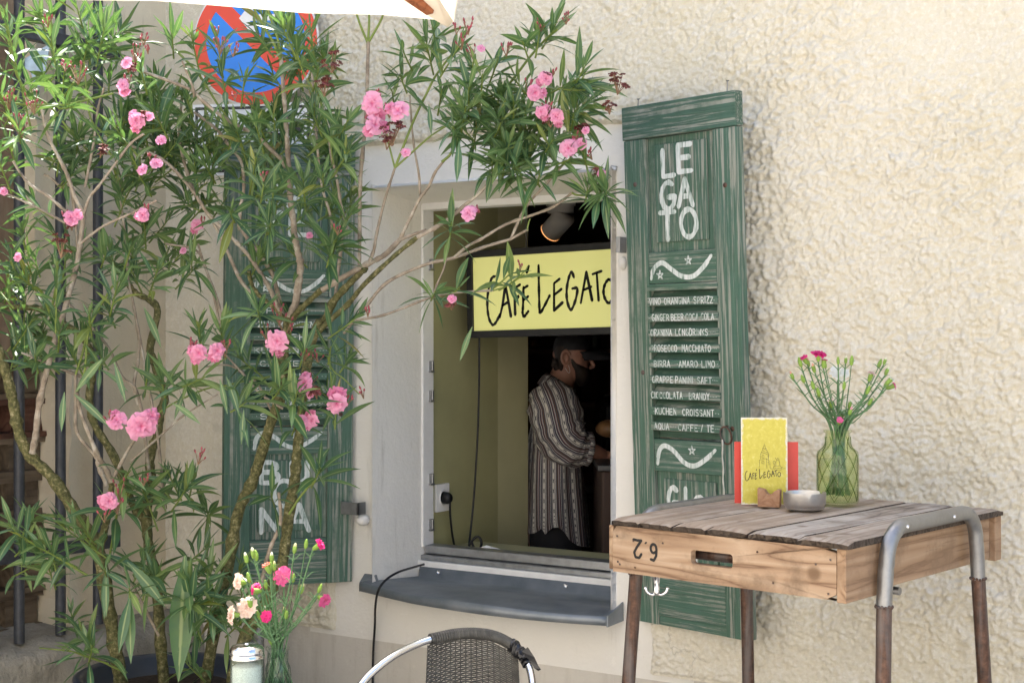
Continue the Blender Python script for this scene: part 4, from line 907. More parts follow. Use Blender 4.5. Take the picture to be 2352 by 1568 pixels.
# ------------------------------------------------------------------ light-box cafe sign hanging in the window
SY=.45
ROLL=.0
c0=W(1073,577,SY); c1=W(1078,776,SY); c2=W(1404,554,SY); c3=W(1408,769,SY)
sgx0=c0.x; sgt=(c0.z); sgb=c1.z
sw_=1.02; sh_=c0.z-c1.z
sgn=thing('cafe_sign','pale yellow light-box sign in a black frame with black handwriting, hanging inside the window','sign',(sgx0,SY,c1.z),(0,R(-1.15),0))
m=MB(); fw=.026; W_=sw_
m.box((0,0,0),(W_,.07,fw)); m.box((0,0,sh_-fw),(W_,.07,sh_)); m.box((0,.0003,fw+.0003),(fw,.07,sh_-fw-.0003)); m.box((W_-fw,.0003,fw+.0003),(W_,.07,sh_-fw-.0003)); m.box((.01,.05,.01),(W_-.01,.069,sh_-.01))
m.build('frame',M['blackframe'],sgn,bevel=.002)
def m_acryl():
    q=NM('yellow_acrylic_added_glow'); q.base((.58,.58,.22)).p(Roughness=.6); q.b.inputs['Coat Weight'].default_value=.8; q.b.inputs['Coat Roughness'].default_value=.03
    q.b.inputs['Emission Color'].default_value=(.62,.60,.20,1); q.b.inputs['Emission Strength'].default_value=.12; return q.m  # faint emission added to brighten the panel; the box is taken as switched off
m=MB(); m.box((fw-.002,.010,fw-.002),(W_-fw+.002,.014,sh_-fw+.002)); m.build('panel',m_acryl(),sgn)
inv=Matrix.LocRotScale(sgn.location,sgn.rotation_euler,Vector((1,1,1))).inverted()
m=MB()
for st in LET:
    q=smooth(st,5) if len(st)>3 else st; pts=[]
    for (x,y) in q:
        w_=W(1062.3+x*.1587,545.5+y*.1587,SY+.009); l=inv@w_; pts.append((l.x,.0092,l.z))
    m.ribbon(pts,[.0112*(.8+.35*math.sin(i*.8)**2) for i in range(len(pts))],(0,-1,0))
bl=m.build('lettering',plain('black_gloss',(.01,.01,.01),.1,var=0),sgn)
m=MB(); 
for x in (.25,.85): m.tube([(x,.035,sh_),(x,.035,sh_+.35)],.002,5)
m.build('hanging_wire',M['iron'],sgn)
# cables
def cable(label,pts,r=.004,name='cable'):
    m=MB(); m.tube(smooth([tuple(p) for p in pts],8),r,8); o=m.build(name,M['black']); tag(o,label,'cable'); return o
cable('black cable hanging down from the yellow sign inside the window',[W(1101,772,.50),W(1100,900,.50),W(1097,1000,.50),W(1090,1120,.50),W(1083,1200,.48),W(1078,1245,.45),W(1077,1262,.43)])
cable('thin black cable coming out under the window frame, over the sill and down the wall',[W(974,1295,.245),W(950,1302,.14),W(915,1313,-.02),W(885,1332,-.085),W(868,1358,-.115),W(862,1395,-.07),W(861,1435,-.03),W(857,1500,-.012),W(856,1570,-.012),W(856,1640,-.012)],.0042)
cable('looped black plug cable lying on the inner window ledge',[W(1072,1262,.43),W(1085,1240,.44),W(1098,1232,.45),W(1106,1245,.45),W(1100,1262,.45),W(1088,1255,.44),W(1082,1240,.44)],.005)
# wall socket with plug on the olive side wall
k=WX(1012,1142,-3.150)
so=thing('wall_socket','white wall socket with a black plug on the olive inner wall','socket',k)
m=MB(); m.box((.0,-.042,-.042),(.012,.042,.042)); m.lathe([(.024,0),(.026,.004),(.022,.004),(.020,-.0)],(.012,0,0),20,M=Matrix.Rotation(R(90),3,'Y')); m.build('cover',M['whitepaint'],so,bevel=.004)
m=MB(); m.lathe([(.0001,.034),(.012,.034),(.018,.022),(.019,.0),(.0001,.0)],(.014,.0,0),16,M=Matrix.Rotation(R(90),3,'Y')); pp=[(.044,.0,-.005),(.042,.004,-.05),(.035,.03,-.12),(.03,.07,-.19),(.03,.10,-.23)]
m.tube(smooth(pp,5),.0042,8); m.build('plug',M['black'],so)
so.scale=(1,1,1.25)
m=MB(); a=W(1086,1258,.36); V=[W(1078,1266,.34),W(1118,1252,.36),W(1170,1268,.36),W(1200,1275,.36),W(1150,1280,.34),W(1100,1278,.33)]
ctrp=sum(V,Vector())/6+Vector((0,0,.012)); m.add(V+[ctrp],[(i,(i+1)%6,6) for i in range(6)]); o=m.build('paper_napkin',M['whitepaint']); tag(o,'crumpled white paper lying on the inner window ledge','paper'); so2=o.modifiers.new('s','SOLIDIFY'); so2.thickness=.002
m=MB(); m.box((-3.14,.34,.64),(-1.6,.62,.715)); o=m.build('inner_ledge',M['olived'],bld,True)

# ceiling spotlight
sp0=P(1288,470,5.9)
spt=thing('ceiling_spotlight','white cylindrical ceiling spotlight with a warm lit rim, tilted down to the left','lamp',sp0)
m=MB(); m.lathe([(.0001,.03),(.062,.03),(.062,-.005),(.055,-.006),(.055,-.035),(.0001,-.035)],(0,0,0),28); lampm=plain('lamp_white',(.55,.52,.48),.5,var=.04); m.build('base',lampm,spt)
ax_=(P(1250,548,6.0)-P(1292,500,5.9)).normalized(); q=(-ax_).to_track_quat('Z','Y').to_matrix(); bc=P(1292,502,5.9)-sp0
m=MB(); m.lathe([(.0001,.02),(.046,.02),(.046,-.095),(.041,-.095),(.040,-.055),(.0001,-.055)],bc,28,M=q); m.build('head',lampm,spt)
gl=NM('lamp_glow'); gl.b.inputs['Emission Color'].default_value=(1,.42,.13,1); gl.b.inputs['Emission Strength'].default_value=.5
m=MB(); m.lathe([(.0395,-.093),(.0462,-.0965),(.0462,-.0935)],bc,28,M=q); m.lathe([(.036,-.06),(.0395,-.075)],bc,28,M=q); m.build('glowing_rim',gl.m,spt)
ll=bpy.data.lights.new('spotlight_beam','SPOT'); lo=bpy.data.objects.new('spotlight_beam',ll); C.objects.link(lo); lo.parent=spt; lo.location=bc+ax_*.08; lo.rotation_euler=(-ax_).to_track_quat('Z','Y').to_euler(); ll.energy=.8; ll.color=(1,.6,.35); ll.spot_size=R(80); ll.shadow_soft_size=.03

# ------------------------------------------------------------------ dim things behind the barista
def near_floor(px,z): p=P(px,789,z); return (p.x,p.y,-.25)
f=near_floor(1440,7.2)
ct=thing('bar_counter','dark wooden counter at the back of the cafe','counter',f,(0,0,YAW))
m=MB(); m.box((-.55,-.3,0),(1.2,.3,1.02)); m.build('body',M['roomdark'],ct,bevel=.01)
m=MB(); m.box((-.6,-.34,1.02),(1.25,.34,1.06)); m.build('counter_top',plain('counter_top_dark',(.05,.035,.025),.3),ct,bevel=.005)
em=thing('espresso_machine','dark espresso machine with chrome pipes on the back counter','coffee machine',(f[0],f[1],.81),(0,0,YAW))
m=MB(); m.box((-.15,-.22,.05),(.45,.22,.40)); m.build('body',plain('machine_body',(.03,.03,.035),.25,.5),em,bevel=.03)
m=MB(); m.tube(smooth([(-.02,-.26,.34),(-.05,-.30,.20),(-.04,-.30,.02)],6),.008,8); m.tube(smooth([(.03,-.26,.36),(.0,-.32,.22),(.02,-.32,.02)],6),.008,8); m.build('steam_pipe',M['chrome'],em)
m=MB(); m.tube([(-.1,-.2,.41),(.4,-.2,.41)],.01,8); m.tube([(-.1,.2,.41),(.4,.2,.41)],.01,8); m.build('cup_rail',M['chrome'],em)
m=MB(); pb=P(1400,984,5.75)
m.ball(pb,(.06,.05,.036),14,10); m.ball(pb+RV*.05+UP*.01,(.05,.05,.035),14,10)
o=m.build('bread_roll',plain('baked_crust',(.13,.065,.025),.5,var=.3,scale=20)); tag(o,'brown bread roll on the work counter at the right edge of the window','bread')
f2=P(1404,789,5.78); wt=thing('work_counter','dark work counter in front of the barista','counter',(f2.x,f2.y,-.25),(0,0,YAW))
m=MB(); m.box((-.055,-.25,0),(.9,.35,1.245)); m.build('body',M['roomdark'],wt,bevel=.01); m=MB(); m.box((-.07,-.26,1.2455),(.92,.36,1.268)); m.build('counter_top',plain('counter_top_steel',(.10,.10,.10),.35,.6),wt,bevel=.003)

sh=thing('back_shelf','dark wall shelf with bottles and cups deep inside the cafe','shelf',(-4.6,4.9,1.2))
m=MB()
for z in (1.05,1.42,1.80): m.box((-7.0,4.62,z),(-2.2,4.95,z+.03))
m.build('boards',plain('shelf_wood',(.09,.05,.03),.5,var=.3),sh,True)
gl_=[plain('bottle_brown',(.10,.04,.015),.12,var=.2,spec=.9),plain('bottle_green',(.03,.07,.03),.12,var=.2,spec=.9),plain('white_cup',(.35,.33,.30),.3),plain('copper_tin',(.32,.14,.05),.3,.6)]
for i in range(26):
    x=-6.6+i*.165+random.uniform(-.03,.03); z=(1.08,1.45,1.83)[i%3]; k=random.randrange(4); b_=thing('bottle' if k<2 else 'cup',['slim brown bottle','slim green bottle','small white cup','copper coloured tin'][k]+' on the dark shelf at the back of the cafe',['bottle','bottle','cup','tin'][k],(x,4.78,z),group='bottles and cups on the back shelf')
    m=MB(); m.lathe([(.0001,0),(.036,0),(.038,.01),(.037,.17),(.014,.21),(.013,.27),(.0001,.27)] if k<2 else [(.0001,0),(.03,0),(.042,.08),(.0001,.08)],(0,0,0),14); m.build('glass' if k<2 else 'vessel',gl_[k],b_)
# ------------------------------------------------------------------ barista
ZM=6.0
mp=P(1285,789,ZM)
man=thing('person','bearded man in a dark cap and loose striped shirt, seen in profile through the window','person',(mp.x,mp.y,-.25))
skin=plain('skin',(.34,.17,.12),.5,var=.12,scale=30); hair=plain('dark_hair',(.022,.014,.010),.6,var=.4,scale=80)
hair_m=hair
def Q(px,py,d=0): return P(px,py,ZM+d)
# body: one skinned figure
sk_pts={}; V=[];E=[];Rd=[]
def jv(p,r,par=None):
    V.append(tuple(p)); Rd.append(r); i=len(V)-1
    if par is not None: E.append((par,i))
    return i
pel=jv(Q(1275,1215),.11); ab=jv(Q(1272,1120),.10,pel); chs=jv(Q(1274,1000),.105,ab); chu=jv(Q(1278,925),.095,chs); nk=jv(Q(1286,882),.062,chu); nk2=jv(Q(1298,858),.058,nk); hd0=jv(Q(1308,838),.075,nk2)
hd1=jv(Q(1312,815),.088,hd0); hd2=jv(Q(1310,792),.078,hd1)
for s,dz in ((1,-.17),(-1,.19)):
    sh=jv(Q(1272,925,dz),.062,chu); el=jv(Q(1290,1015,dz-.05*s),.046,sh); 
    w1=jv(Q(1345,1028,dz-.02*s if s>0 else dz-.1),.038,el); wr=jv(Q(1388,1046,dz+.05 if s>0 else dz-.16),.027,w1); pa=jv(Q(1402,1054,dz+.06 if s>0 else dz-.16),.034,wr)
    for k,(dx,dy,ln) in enumerate(((10,-6,1),(12,-1,1.05),(12,4,1),(9,9,.8))):
        f1=jv(Q(1402+dx,1054+dy,dz+.06 if s>0 else dz-.16),.0095,pa); f2_=jv(Q(1402+dx+8*ln,1054+dy+6,dz+.06 if s>0 else dz-.16),.0085,f1)
    th=jv(Q(1400,1042,dz+.04 if s>0 else dz-.17),.011,pa); jv(Q(1412,1038,dz+.04 if s>0 else dz-.17),.009,th)
for dz in (-.09,.09):
    hp=jv(Q(1262,1240,dz),.095,pel); kn=jv(Q(1266,1440,dz),.065,hp); an=jv(Q(1262,1650,dz)+Vector((0,0,.0)),.045,kn); ft=jv(Q(1292,1668,dz),.04,an)
lowz=min(v[2] for v in V); 
me=bpy.data.meshes.new('body'); me.from_pydata(V,E,[]); bo=bpy.data.objects.new('body',me); C.objects.link(bo); bo.parent=man; bo.matrix_parent_inverse=wm(man).inverted()
sm1=bo.modifiers.new('skin','SKIN'); 
for i,sv in enumerate(me.skin_vertices[0].data): sv.radius=(Rd[i],Rd[i]); sv.use_root=(i==0)
sm1.use_smooth_shade=True; sb_=bo.modifiers.new('sub','SUBSURF'); sb_.levels=2; sb_.render_levels=2; me.materials.append(skin)
# face details: nose, ear, eye
Bz=-.075
def loft(mb,rows,n=22,d0=0.0,ex=1.0):
    V=[]
    for (y,xb,xf,hw) in rows:
        for k in range(n):
            a=2*math.pi*k/n; c_=math.cos(a); s_=math.sin(a); c_=math.copysign(abs(c_)**.85,c_); V.append(Q((xb+xf)/2+(xf-xb)/2*c_*ex,y,hw*s_*ex+d0))
    mb.add(V,[(i*n+k,i*n+(k+1)%n,(i+1)*n+(k+1)%n,(i+1)*n+k) for i in range(len(rows)-1) for k in range(n)],sm=True); mb.add(V[-n:],[tuple(range(n))]); mb.add(V[:n],[tuple(reversed(range(n)))])
m=MB(); loft(m,[(772,1294,1330,.03),(780,1283,1343,.06),(792,1276,1350,.076),(804,1275,1353,.080),(811,1276,1354,.080),(817,1277,1350,.078),(824,1279,1350,.077),(834,1283,1353,.074),(842,1287,1354,.070),(850,1292,1353,.066),(858,1297,1352,.060),(867,1303,1348,.050),(874,1310,1340,.034)])
m.tube(smooth([tuple(Q(1349,816,0)),tuple(Q(1355,826,0)),tuple(Q(1362,836,0)),tuple(Q(1360,842,0)),tuple(Q(1352,844,0))],4),[.005,.005,.006,.006,.007,.007,.008,.009,.0095,.010,.010,.0095,.009,.008,.008,.007,.006],10)
m.build('face',skin,man,True)
m=MB(); e=Q(1300,821,-.088); rt=Matrix((RV,FV,UP)).transposed()
for k in range(13):
    pass
m.tube([e+(RV*math.cos(a)*.017+UP*math.sin(a)*.029) for a in [R(20+300*k/14) for k in range(15)]],.0065,8); m.ball(e+FV*.006,(.016,.012,.024),10,8); m.build('ear',skin,man,True)
m=MB(); m.ball(Q(1341,818,-.058),(.009,.009,.009),10,8); m.build('eye',M['black'],man,True)
m=MB(); m.tube([Q(1332,811,-.062),Q(1340,809,-.060),Q(1348,812,-.05)],[.004,.005,.003],6); m.build('eyebrow',hair,man,True)
# beard and hair
m=MB(); loft(m,[(824,1303,1322,.079),(834,1304,1332,.079),(841,1304,1347,.078),(847,1306,1354,.074),(852,1308,1355,.070),(858,1309,1357,.066),(866,1312,1357,.060),(874,1317,1354,.050),(882,1324,1348,.036),(887,1330,1342,.02)])
o=m.build('beard',hair,man,True)
m=MB(); loft(m,[(795,1272,1326,.083),(808,1271,1320,.084),(820,1273,1306,.082),(832,1277,1300,.078),(845,1281,1297,.068),(855,1284,1294,.05)])
for k in range(24): m.ball(Q(random.uniform(1273,1290),random.uniform(822,852),random.uniform(-.06,.06)),.016,6,5)
m.build('hair',hair,man,True)
# cap
capm=plain('black_cap',(.012,.012,.015),.7,var=.3)
m=MB(); loft(m,[(766,1300,1322,.02),(769,1287,1336,.05),(776,1277,1348,.074),(786,1272,1355,.086),(797,1270,1358,.089),(804,1270,1358,.089)]); m.build('cap',capm,man,True)
m=MB(); V=[]; nn=14
for j in range(4):
    for k in range(nn+1):
        a=R(-80+160*k/nn); rr=.10+.028*j; V.append(Q(1322,800,0)+RV*(rr*.72*math.cos(a)*(1.0+.14*j))+FV*(.085*math.sin(a)*(1-.06*j))-UP*(.008+.004*j*j+.02*math.sin(a)**2*.3))
m.add(V,[(j*(nn+1)+k,j*(nn+1)+k+1,(j+1)*(nn+1)+k+1,(j+1)*(nn+1)+k) for j in range(3) for k in range(nn)],sm=True); o=m.build('cap_peak',capm,man,True); so_=o.modifiers.new('s','SOLIDIFY'); so_.thickness=.006
# lowered pale mask under the ear
m=MB(); m.tube(smooth([tuple(Q(1303,832,-.09)),tuple(Q(1309,850,-.088)),tuple(Q(1306,856,-.086)),tuple(Q(1298,845,-.088))],4),.0008,5); m.build('ear_loop',M['whitepaint'],man,True)
# shirt
def m_shirt():
    q=NM('striped_shirt'); uv=q.n('UVMap'); sp=q.n('SeparateXYZ'); q.t.links.new(uv.outputs[0],sp.inputs[0]); fr_=q.math('FRACT',q.math('MULTIPLY',sp.outputs[0],9.0))
    W1,N1,B1=(.60,.57,.52),(.035,.035,.06),(.13,.07,.04)
    c=q.ramp(fr_,[(0,W1),(.20,W1),(.205,N1),(.25,N1),(.255,W1),(.30,(.3,.28,.27)),(.36,N1),(.44,B1),(.50,N1),(.56,(.34,.30,.29)),(.62,(.34,.30,.29)),(.64,(.14,.05,.05)),(.68,N1),(.76,W1),(.80,N1),(.90,(.28,.26,.27)),(.95,N1),(.99,N1)],'CONSTANT')
    # small crosses in the white band
    fy=q.math('FRACT',q.math('MULTIPLY',sp.outputs[1],26.0)); dx=q.math('ABSOLUTE',q.math('SUBTRACT',fr_,.10)); dy=q.math('ABSOLUTE',q.math('SUBTRACT',fy,.5))
    dd=q.math('ABSOLUTE',q.math('SUBTRACT',q.math('MULTIPLY',dx,3.2),dy)); inx=q.math('LESS_THAN',dx,.055); x_=q.math('MULTIPLY',q.math('LESS_THAN',dd,.09),inx)
    c=q.mix(x_,c,N1); q.base(c).p(Roughness=.8); q.bump(q.noise(q.coord(),14,3,.5),.01); return q.m
shm=m_shirt()
m=MB()
# sections: y, x_back, x_front, half depth, (fold)
sec=[(886,1281,1306,.085),(893,1268,1316,.125),(905,1252,1322,.175),(925,1238,1326,.205),(955,1226,1330,.215),(1000,1217,1334,.21),(1060,1212,1338,.205),(1120,1209,1342,.205),(1180,1207,1348,.21),(1225,1205,1352,.215),(1250,1205,1356,.215)]
n=48; V=[];UV=[]
for i,(y,xb,xf,hd) in enumerate(sec):
    for k in range(n+1):
        a=2*math.pi*k/n; cx=(xb+xf)/2; hw=(xf-xb)/2
        fold=1+.05*math.sin(a*7+i*.35)*min(1,i/4)+.03*math.sin(a*13-i*.6)*min(1,i/5)
        px=cx-hw*math.cos(a)*fold; d=-hd*math.sin(a)*fold
        yy=y
        if i==len(sec)-1: yy=y-40*math.exp(-((math.cos(a)-.05)/.45)**2)+(6 if math.cos(a)<-.3 else -22*(math.cos(a)>.5))
        if i==len(sec)-2: yy=y-26*math.exp(-((math.cos(a)-.05)/.5)**2)-(10*(math.cos(a)>.5))
        V.append(Q(px,yy,d)); UV.append((k/n*1.9,i/(len(sec)-1)))
F=[(i*(n+1)+k,i*(n+1)+k+1,(i+1)*(n+1)+k+1,(i+1)*(n+1)+k) for i in range(len(sec)-1) for k in range(n)]
m.add(V,F,[[UV[x] for x in f_] for f_ in F],sm=True)
# sleeves
for dz,of in ((-.17,0),(.19,0)):
    pts=smooth([tuple(Q(1262,908,dz*.75)),tuple(Q(1272,935,dz*1.02)),tuple(Q(1284,985,dz*1.1)),tuple(Q(1300,1012,dz*1.1)),tuple(Q(1325,1026,dz*1.0)),tuple(Q(1347,1030,dz*.95))],5)
    rad=np.interp(np.linspace(0,1,len(pts)),[0,.2,.45,.65,.85,1],[.085,.108,.11,.102,.082,.066]); nn=26; V=[];UV=[]; u=None
    for i,p in enumerate(pts):
        p=Vector(p); d=(Vector(pts[min(i+1,len(pts)-1)])-Vector(pts[max(i-1,0)])).normalized()
        u=(FV-d*FV.dot(d)).normalized(); w=d.cross(u)
        for k in range(nn+1):
            a=2*math.pi*k/nn; rr=rad[i]*(1+.06*math.sin(a*5+i*.8)+.04*math.sin(i*1.9)); V.append(p+(u*math.cos(a)+w*math.sin(a))*rr); UV.append((k/nn*1.3+.3,i/len(pts)*.5))
    F=[(i*(nn+1)+k,i*(nn+1)+k+1,(i+1)*(nn+1)+k+1,(i+1)*(nn+1)+k) for i in range(len(pts)-1) for k in range(nn)]
    m.add(V,F,[[UV[x] for x in f_] for f_ in F],sm=True)
    # rolled cuff
    p=Vector(pts[-1]); d=(p-Vector(pts[-2])).normalized(); q_=d.to_track_quat('Z','Y').to_matrix(); f0=len(m.f); m.lathe([(.060,-.012),(.070,-.008),(.072,.014),(.062,.020),(.05,.016)],p,22,M=q_)
    for j in range(f0,len(m.f)): k=(j-f0)%22; m.uv[j]=[(k/22*1.3,.1),((k+1)/22*1.3,.1),((k+1)/22*1.3,.14),(k/22*1.3,.14)]
# collar
q_=(Q(1296,868)-Q(1282,892)).normalized().to_track_quat('Z','Y').to_matrix(); f0=len(m.f); m.lathe([(.085,-.05),(.082,-.01),(.072,.012),(.066,.0)],Q(1287,880),24,M=q_)
for j in range(f0,len(m.f)): k=(j-f0)%24; m.uv[j]=[(k/24*1.3,.1),((k+1)/24*1.3,.1),((k+1)/24*1.3,.14),(k/24*1.3,.14)]
m.build('shirt',shm,man,True)
m=MB()
for dz in (-.09,.09):
    m.tube([Q(1276,1185,dz*.7),Q(1276,1240,dz),Q(1276,1440,dz),Q(1270,1640,dz)],[.11,.11,.09,.075],18)
m.build('trousers',plain('black_trousers',(.010,.010,.013),.8),man,True)

# ------------------------------------------------------------------ road sign behind the left shutter
zs=5.13
sc_=P(588,96,zs); pxm=zs/FP
rd=thing('no_stopping_sign','round blue and red no-stopping sign with a white arrow, half hidden by oleander leaves','road sign',sc_,(0,0,YAW-R(8)))
rr=149*pxm
def reflm(name,col): return plain(name,col,.35,var=.03,spec=.5)
bl_=reflm('sign_blue',(.0,.22,.80)); rd_=reflm('sign_red',(.74,.05,.02)); wh_=reflm('sign_white',(.80,.80,.80)); bk_=reflm('sign_black',(.015,.017,.022))
rotm=Matrix.Rotation(R(90),3,'X')
def disc(mb,r0,r1,y,n=64):
    V=[(r*math.cos(2*math.pi*k/n),y,r*math.sin(2*math.pi*k/n)) for r in (r0,r1) for k in range(n)]
    mb.add(V,[(k,(k+1)%n,n+(k+1)%n,n+k) for k in range(n)])
m=MB(); m.lathe([(.0001,-.002),(rr,-.002),(rr*1.002,.0),(rr,.004),(.0001,.004)],(0,0,0),64,M=Matrix.Rotation(R(-90),3,'X'),sm=False); m.build('plate',wh_,rd)
m=MB(); disc(m,.0001,rr*.975,-.0052); m.build('blue_field',bl_,rd)
m=MB(); disc(m,rr*.79,rr*.976,-.0062)
a=.052*rr/.234; L=rr*.86; s45=math.sqrt(.5)
bw=rr*.115
m.add([(-L*s45-bw*s45,-.0058,L*s45-bw*s45),(-L*s45+bw*s45,-.0058,L*s45+bw*s45),(L*s45+bw*s45,-.0058,-L*s45+bw*s45),(L*s45-bw*s45,-.0058,-L*s45-bw*s45)],[(0,3,2,1)]); m.build('red_ring_and_bar',rd_,rd)
m=MB(); ay=rr*.36; m.add([(-rr*.28,-.0068,ay),(rr*.36,-.0068,ay+rr*.055),(rr*.36,-.0068,ay-rr*.055)],[(0,2,1)])
m=MB(); m.box((-rr*.16,-.0075,ay-rr*.048),(rr*.40,-.0068,ay+rr*.048)); 
for s in (-1,1): m.add([(-rr*.26,-.0076,ay),(-rr*.13,-.0076,ay),(rr*.06,-.0076,ay+s*rr*.23),(-rr*.07,-.0076,ay+s*rr*.23)],[(0,1,2,3) if s>0 else (3,2,1,0)])
m.build('white_arrow',wh_,rd)
px0,px1,py0,py1=438,722,238,402
pc=P(580,320,zs+.0)
pl=thing('supplementary_sign','rectangular white plate with a black border and tow-truck symbol under the round sign','road sign',pc,(0,0,YAW-R(8)))
hw=142*pxm*1.005; hh=82*pxm
m=MB(); m.box((-hw,-.002,-hh),(hw,.0,hh)); m.build('plate',wh_,pl,bevel=.0006)
m=MB(); b=hw*.045; o_=hw*.045
for (x0,z0,x1,z1) in ((-hw+o_,hh-o_-b,hw-o_,hh-o_),(-hw+o_,-hh+o_,hw-o_,-hh+o_+b),(-hw+o_,-hh+o_+b,-hw+o_+b,hh-o_-b),(hw-o_-b,-hh+o_+b,hw-o_,hh-o_-b)): m.box((x0,-.0032,z0),(x1,-.0022,z1))
# tow truck: crane arm, cab, wheels
m.ribbon([(hw*.12,-.003,hh*.22),(hw*.42,-.003,hh*.05),(hw*.80,-.003,hh*.25)],.022,(0,-1,0)); m.ribbon([(hw*.12,-.003,hh*.22),(hw*.25,-.003,-hh*.25)],.012,(0,-1,0))
m.box((-hw*.30,-.0032,-hh*.45),(hw*.62,-.0024,-hh*.22)); m.prism([(hw*.30,-hh*.2),(hw*.62,-hh*.2),(hw*.62,hh*.0),(hw*.52,hh*.16),(hw*.30,hh*.16)],-.0032,-.0024)
for x in (-.5,-.12,.45): m.lathe([(.0001,0),(.028,.0),(.0001,.0005)],(hw*x,-.0034,-hh*.5),16,M=Matrix.Rotation(R(90),3,'X'))
m.prism([(-hw*.80,-hh*.42),(-hw*.32,-hh*.3),(-hw*.34,-hh*.08),(-hw*.48,hh*.10),(-hw*.66,hh*.05),(-hw*.80,-hh*.16)],-.0032,-.0024)
m.build('symbol',bk_,pl)
m=MB(); m.lathe([(.0001,-.004),(.010,-.003),(.011,0)],(hw*.28,-.0034,hh*.60),14,M=Matrix.Rotation(R(90),3,'X').to_3x3()); m.build('rivet',wh_,pl)
pt=sc_+FV*.035; m=MB(); m.tube([(pt.x,pt.y,0),(pt.x,pt.y,sc_.z+.3)],.024,14); m.build('pole',M['galv'],rd,True)
# pale blue street-name plate end behind the top left leaves
bp=P(78,130,4.95); bps=thing('blue_plate','small bent pale blue plate behind the leaves at the upper left','plate',bp,(R(-8),R(0),YAW))
k=4.95/FP; m=MB(); V=[(-42*k,-12*k),(38*k,34*k),(40*k,5*k),(14*k,-6*k),(26*k,-40*k),(30*k,-70*k),(8*k,-66*k),(-10*k,-34*k)]
m.prism([(-40*k,-18*k),(-6*k,-36*k),(6*k,-72*k),(34*k,-70*k),(28*k,-30*k),(36*k,30*k)],-.003,.003); m.build('sheet',plain('faded_blue_sheet',(.42,.52,.60),.6,var=.3,scale=15),bps,bevel=.001)

# ------------------------------------------------------------------ parasol overhead
can=NM('cream_canvas'); fcv=can.noise(can.coord('Object',(300,300,300)),1,2,.5); can.base((.60,.55,.47)).p(Roughness=.9); can.bump(fcv,.0004)
tr=can.n('BsdfTranslucent'); tr.inputs[0].default_value=(.78,.72,.62,1); ms=can.n('MixShader'); ms.inputs[0].default_value=.45
can.t.links.new(can.b.outputs[0],ms.inputs[1]); can.t.links.new(tr.outputs[0],ms.inputs[2]); can.t.links.new(ms.outputs[0],can.out.inputs[0])
C0=P(1043,26,3.05)
Lx=2.2; vy=-(FV+RV*((905-1176)/FP)).normalized(); ux=Vector((vy.y,-vy.x,0))
if ux.dot(RV)>0: ux=-ux
ux=(ux+Vector((0,0,.022)))
apex=C0+ux*Lx/2+vy*.95+Vector((0,0,.50))
par=thing('parasol','cream canvas parasol with a wooden rib, its corner showing at the top','parasol',(apex.x,apex.y,0))
cor=[C0,C0+ux*Lx,C0+ux*Lx+vy*1.9,C0+vy*1.9]
m=MB(); N=14
for q in range(4):
    a,b=cor[q],cor[(q+1)%4]
    V=[];F=[]
    for i in range(N+1):
        for j in range(N+1):
            s=i/N; e=a.lerp(b,j/N); sag=-.018*math.sin(math.pi*j/N)*(s) ; p=apex.lerp(e,s); p.z+= -.10*s*(1-s)+sag*-1.0*(q==0)*1.0; V.append(p)
    m.add(V,[(i*(N+1)+j,i*(N+1)+j+1,(i+1)*(N+1)+j+1,(i+1)*(N+1)+j) for i in range(N) for j in range(N)],sm=True)
    # hem band
    H_=.022; V=[]
    for j in range(N+1):
        e=V_=a.lerp(b,j/N)+Vector((0,0,.018*math.sin(math.pi*j/N)*(q==0))); V+=[e,e-Vector((0,0,H_))+Vector((0,0,.004*math.sin(j*2.1)))]
    m.add(V,[(2*j,2*j+2,2*j+3,2*j+1) for j in range(N)],sm=True)
cvs=m.build('canopy',can.m,par,True)
wood_=m_wood('parasol_wood',(20,20,20),[(.16,.05,.02),(.26,.09,.04),(.32,.12,.055)],knots=False)
for q in range(4):
    m=MB(); a=cor[q].lerp(apex,.045)-Vector((0,0,.03)); b=cor[q].lerp(apex,.985)-Vector((0,0,.05)); d=(b-a).normalized(); sdv=d.cross(UP).normalized()*.011; up_=sdv.cross(d).normalized()*.014
    V=[a-sdv-up_,a+sdv-up_,a+sdv+up_,a-sdv+up_,b-sdv-up_,b+sdv-up_,b+sdv+up_,b-sdv+up_]; m.add(V,[(0,1,2,3),(7,6,5,4),(0,4,5,1),(1,5,6,2),(2,6,7,3),(3,7,4,0)]); m.build('rib',wood_,par,True,bevel=.002)
    # canvas pocket at the corner
    m=MB(); c_=cor[q]; inn=(apex-c_).normalized(); sd2=inn.cross(UP).normalized()
    V=[c_+sd2*.002-UP*.022,c_+inn*.13+sd2*.06-UP*.020,c_+inn*.15-UP*.026,c_+inn*.13-sd2*.06-UP*.020]; m.add([v+Vector((0,0,.0)) for v in V]+[c_+inn*.02-UP*.045],[(0,1,4),(1,2,4),(2,3,4),(3,0,4)],sm=True); m.build('corner_pocket',can.m,par,True)
m=MB(); m.tube([(apex.x,apex.y,0),(apex.x,apex.y,apex.z+.06)],.022,14); m.build('mast',wood_,par,True)
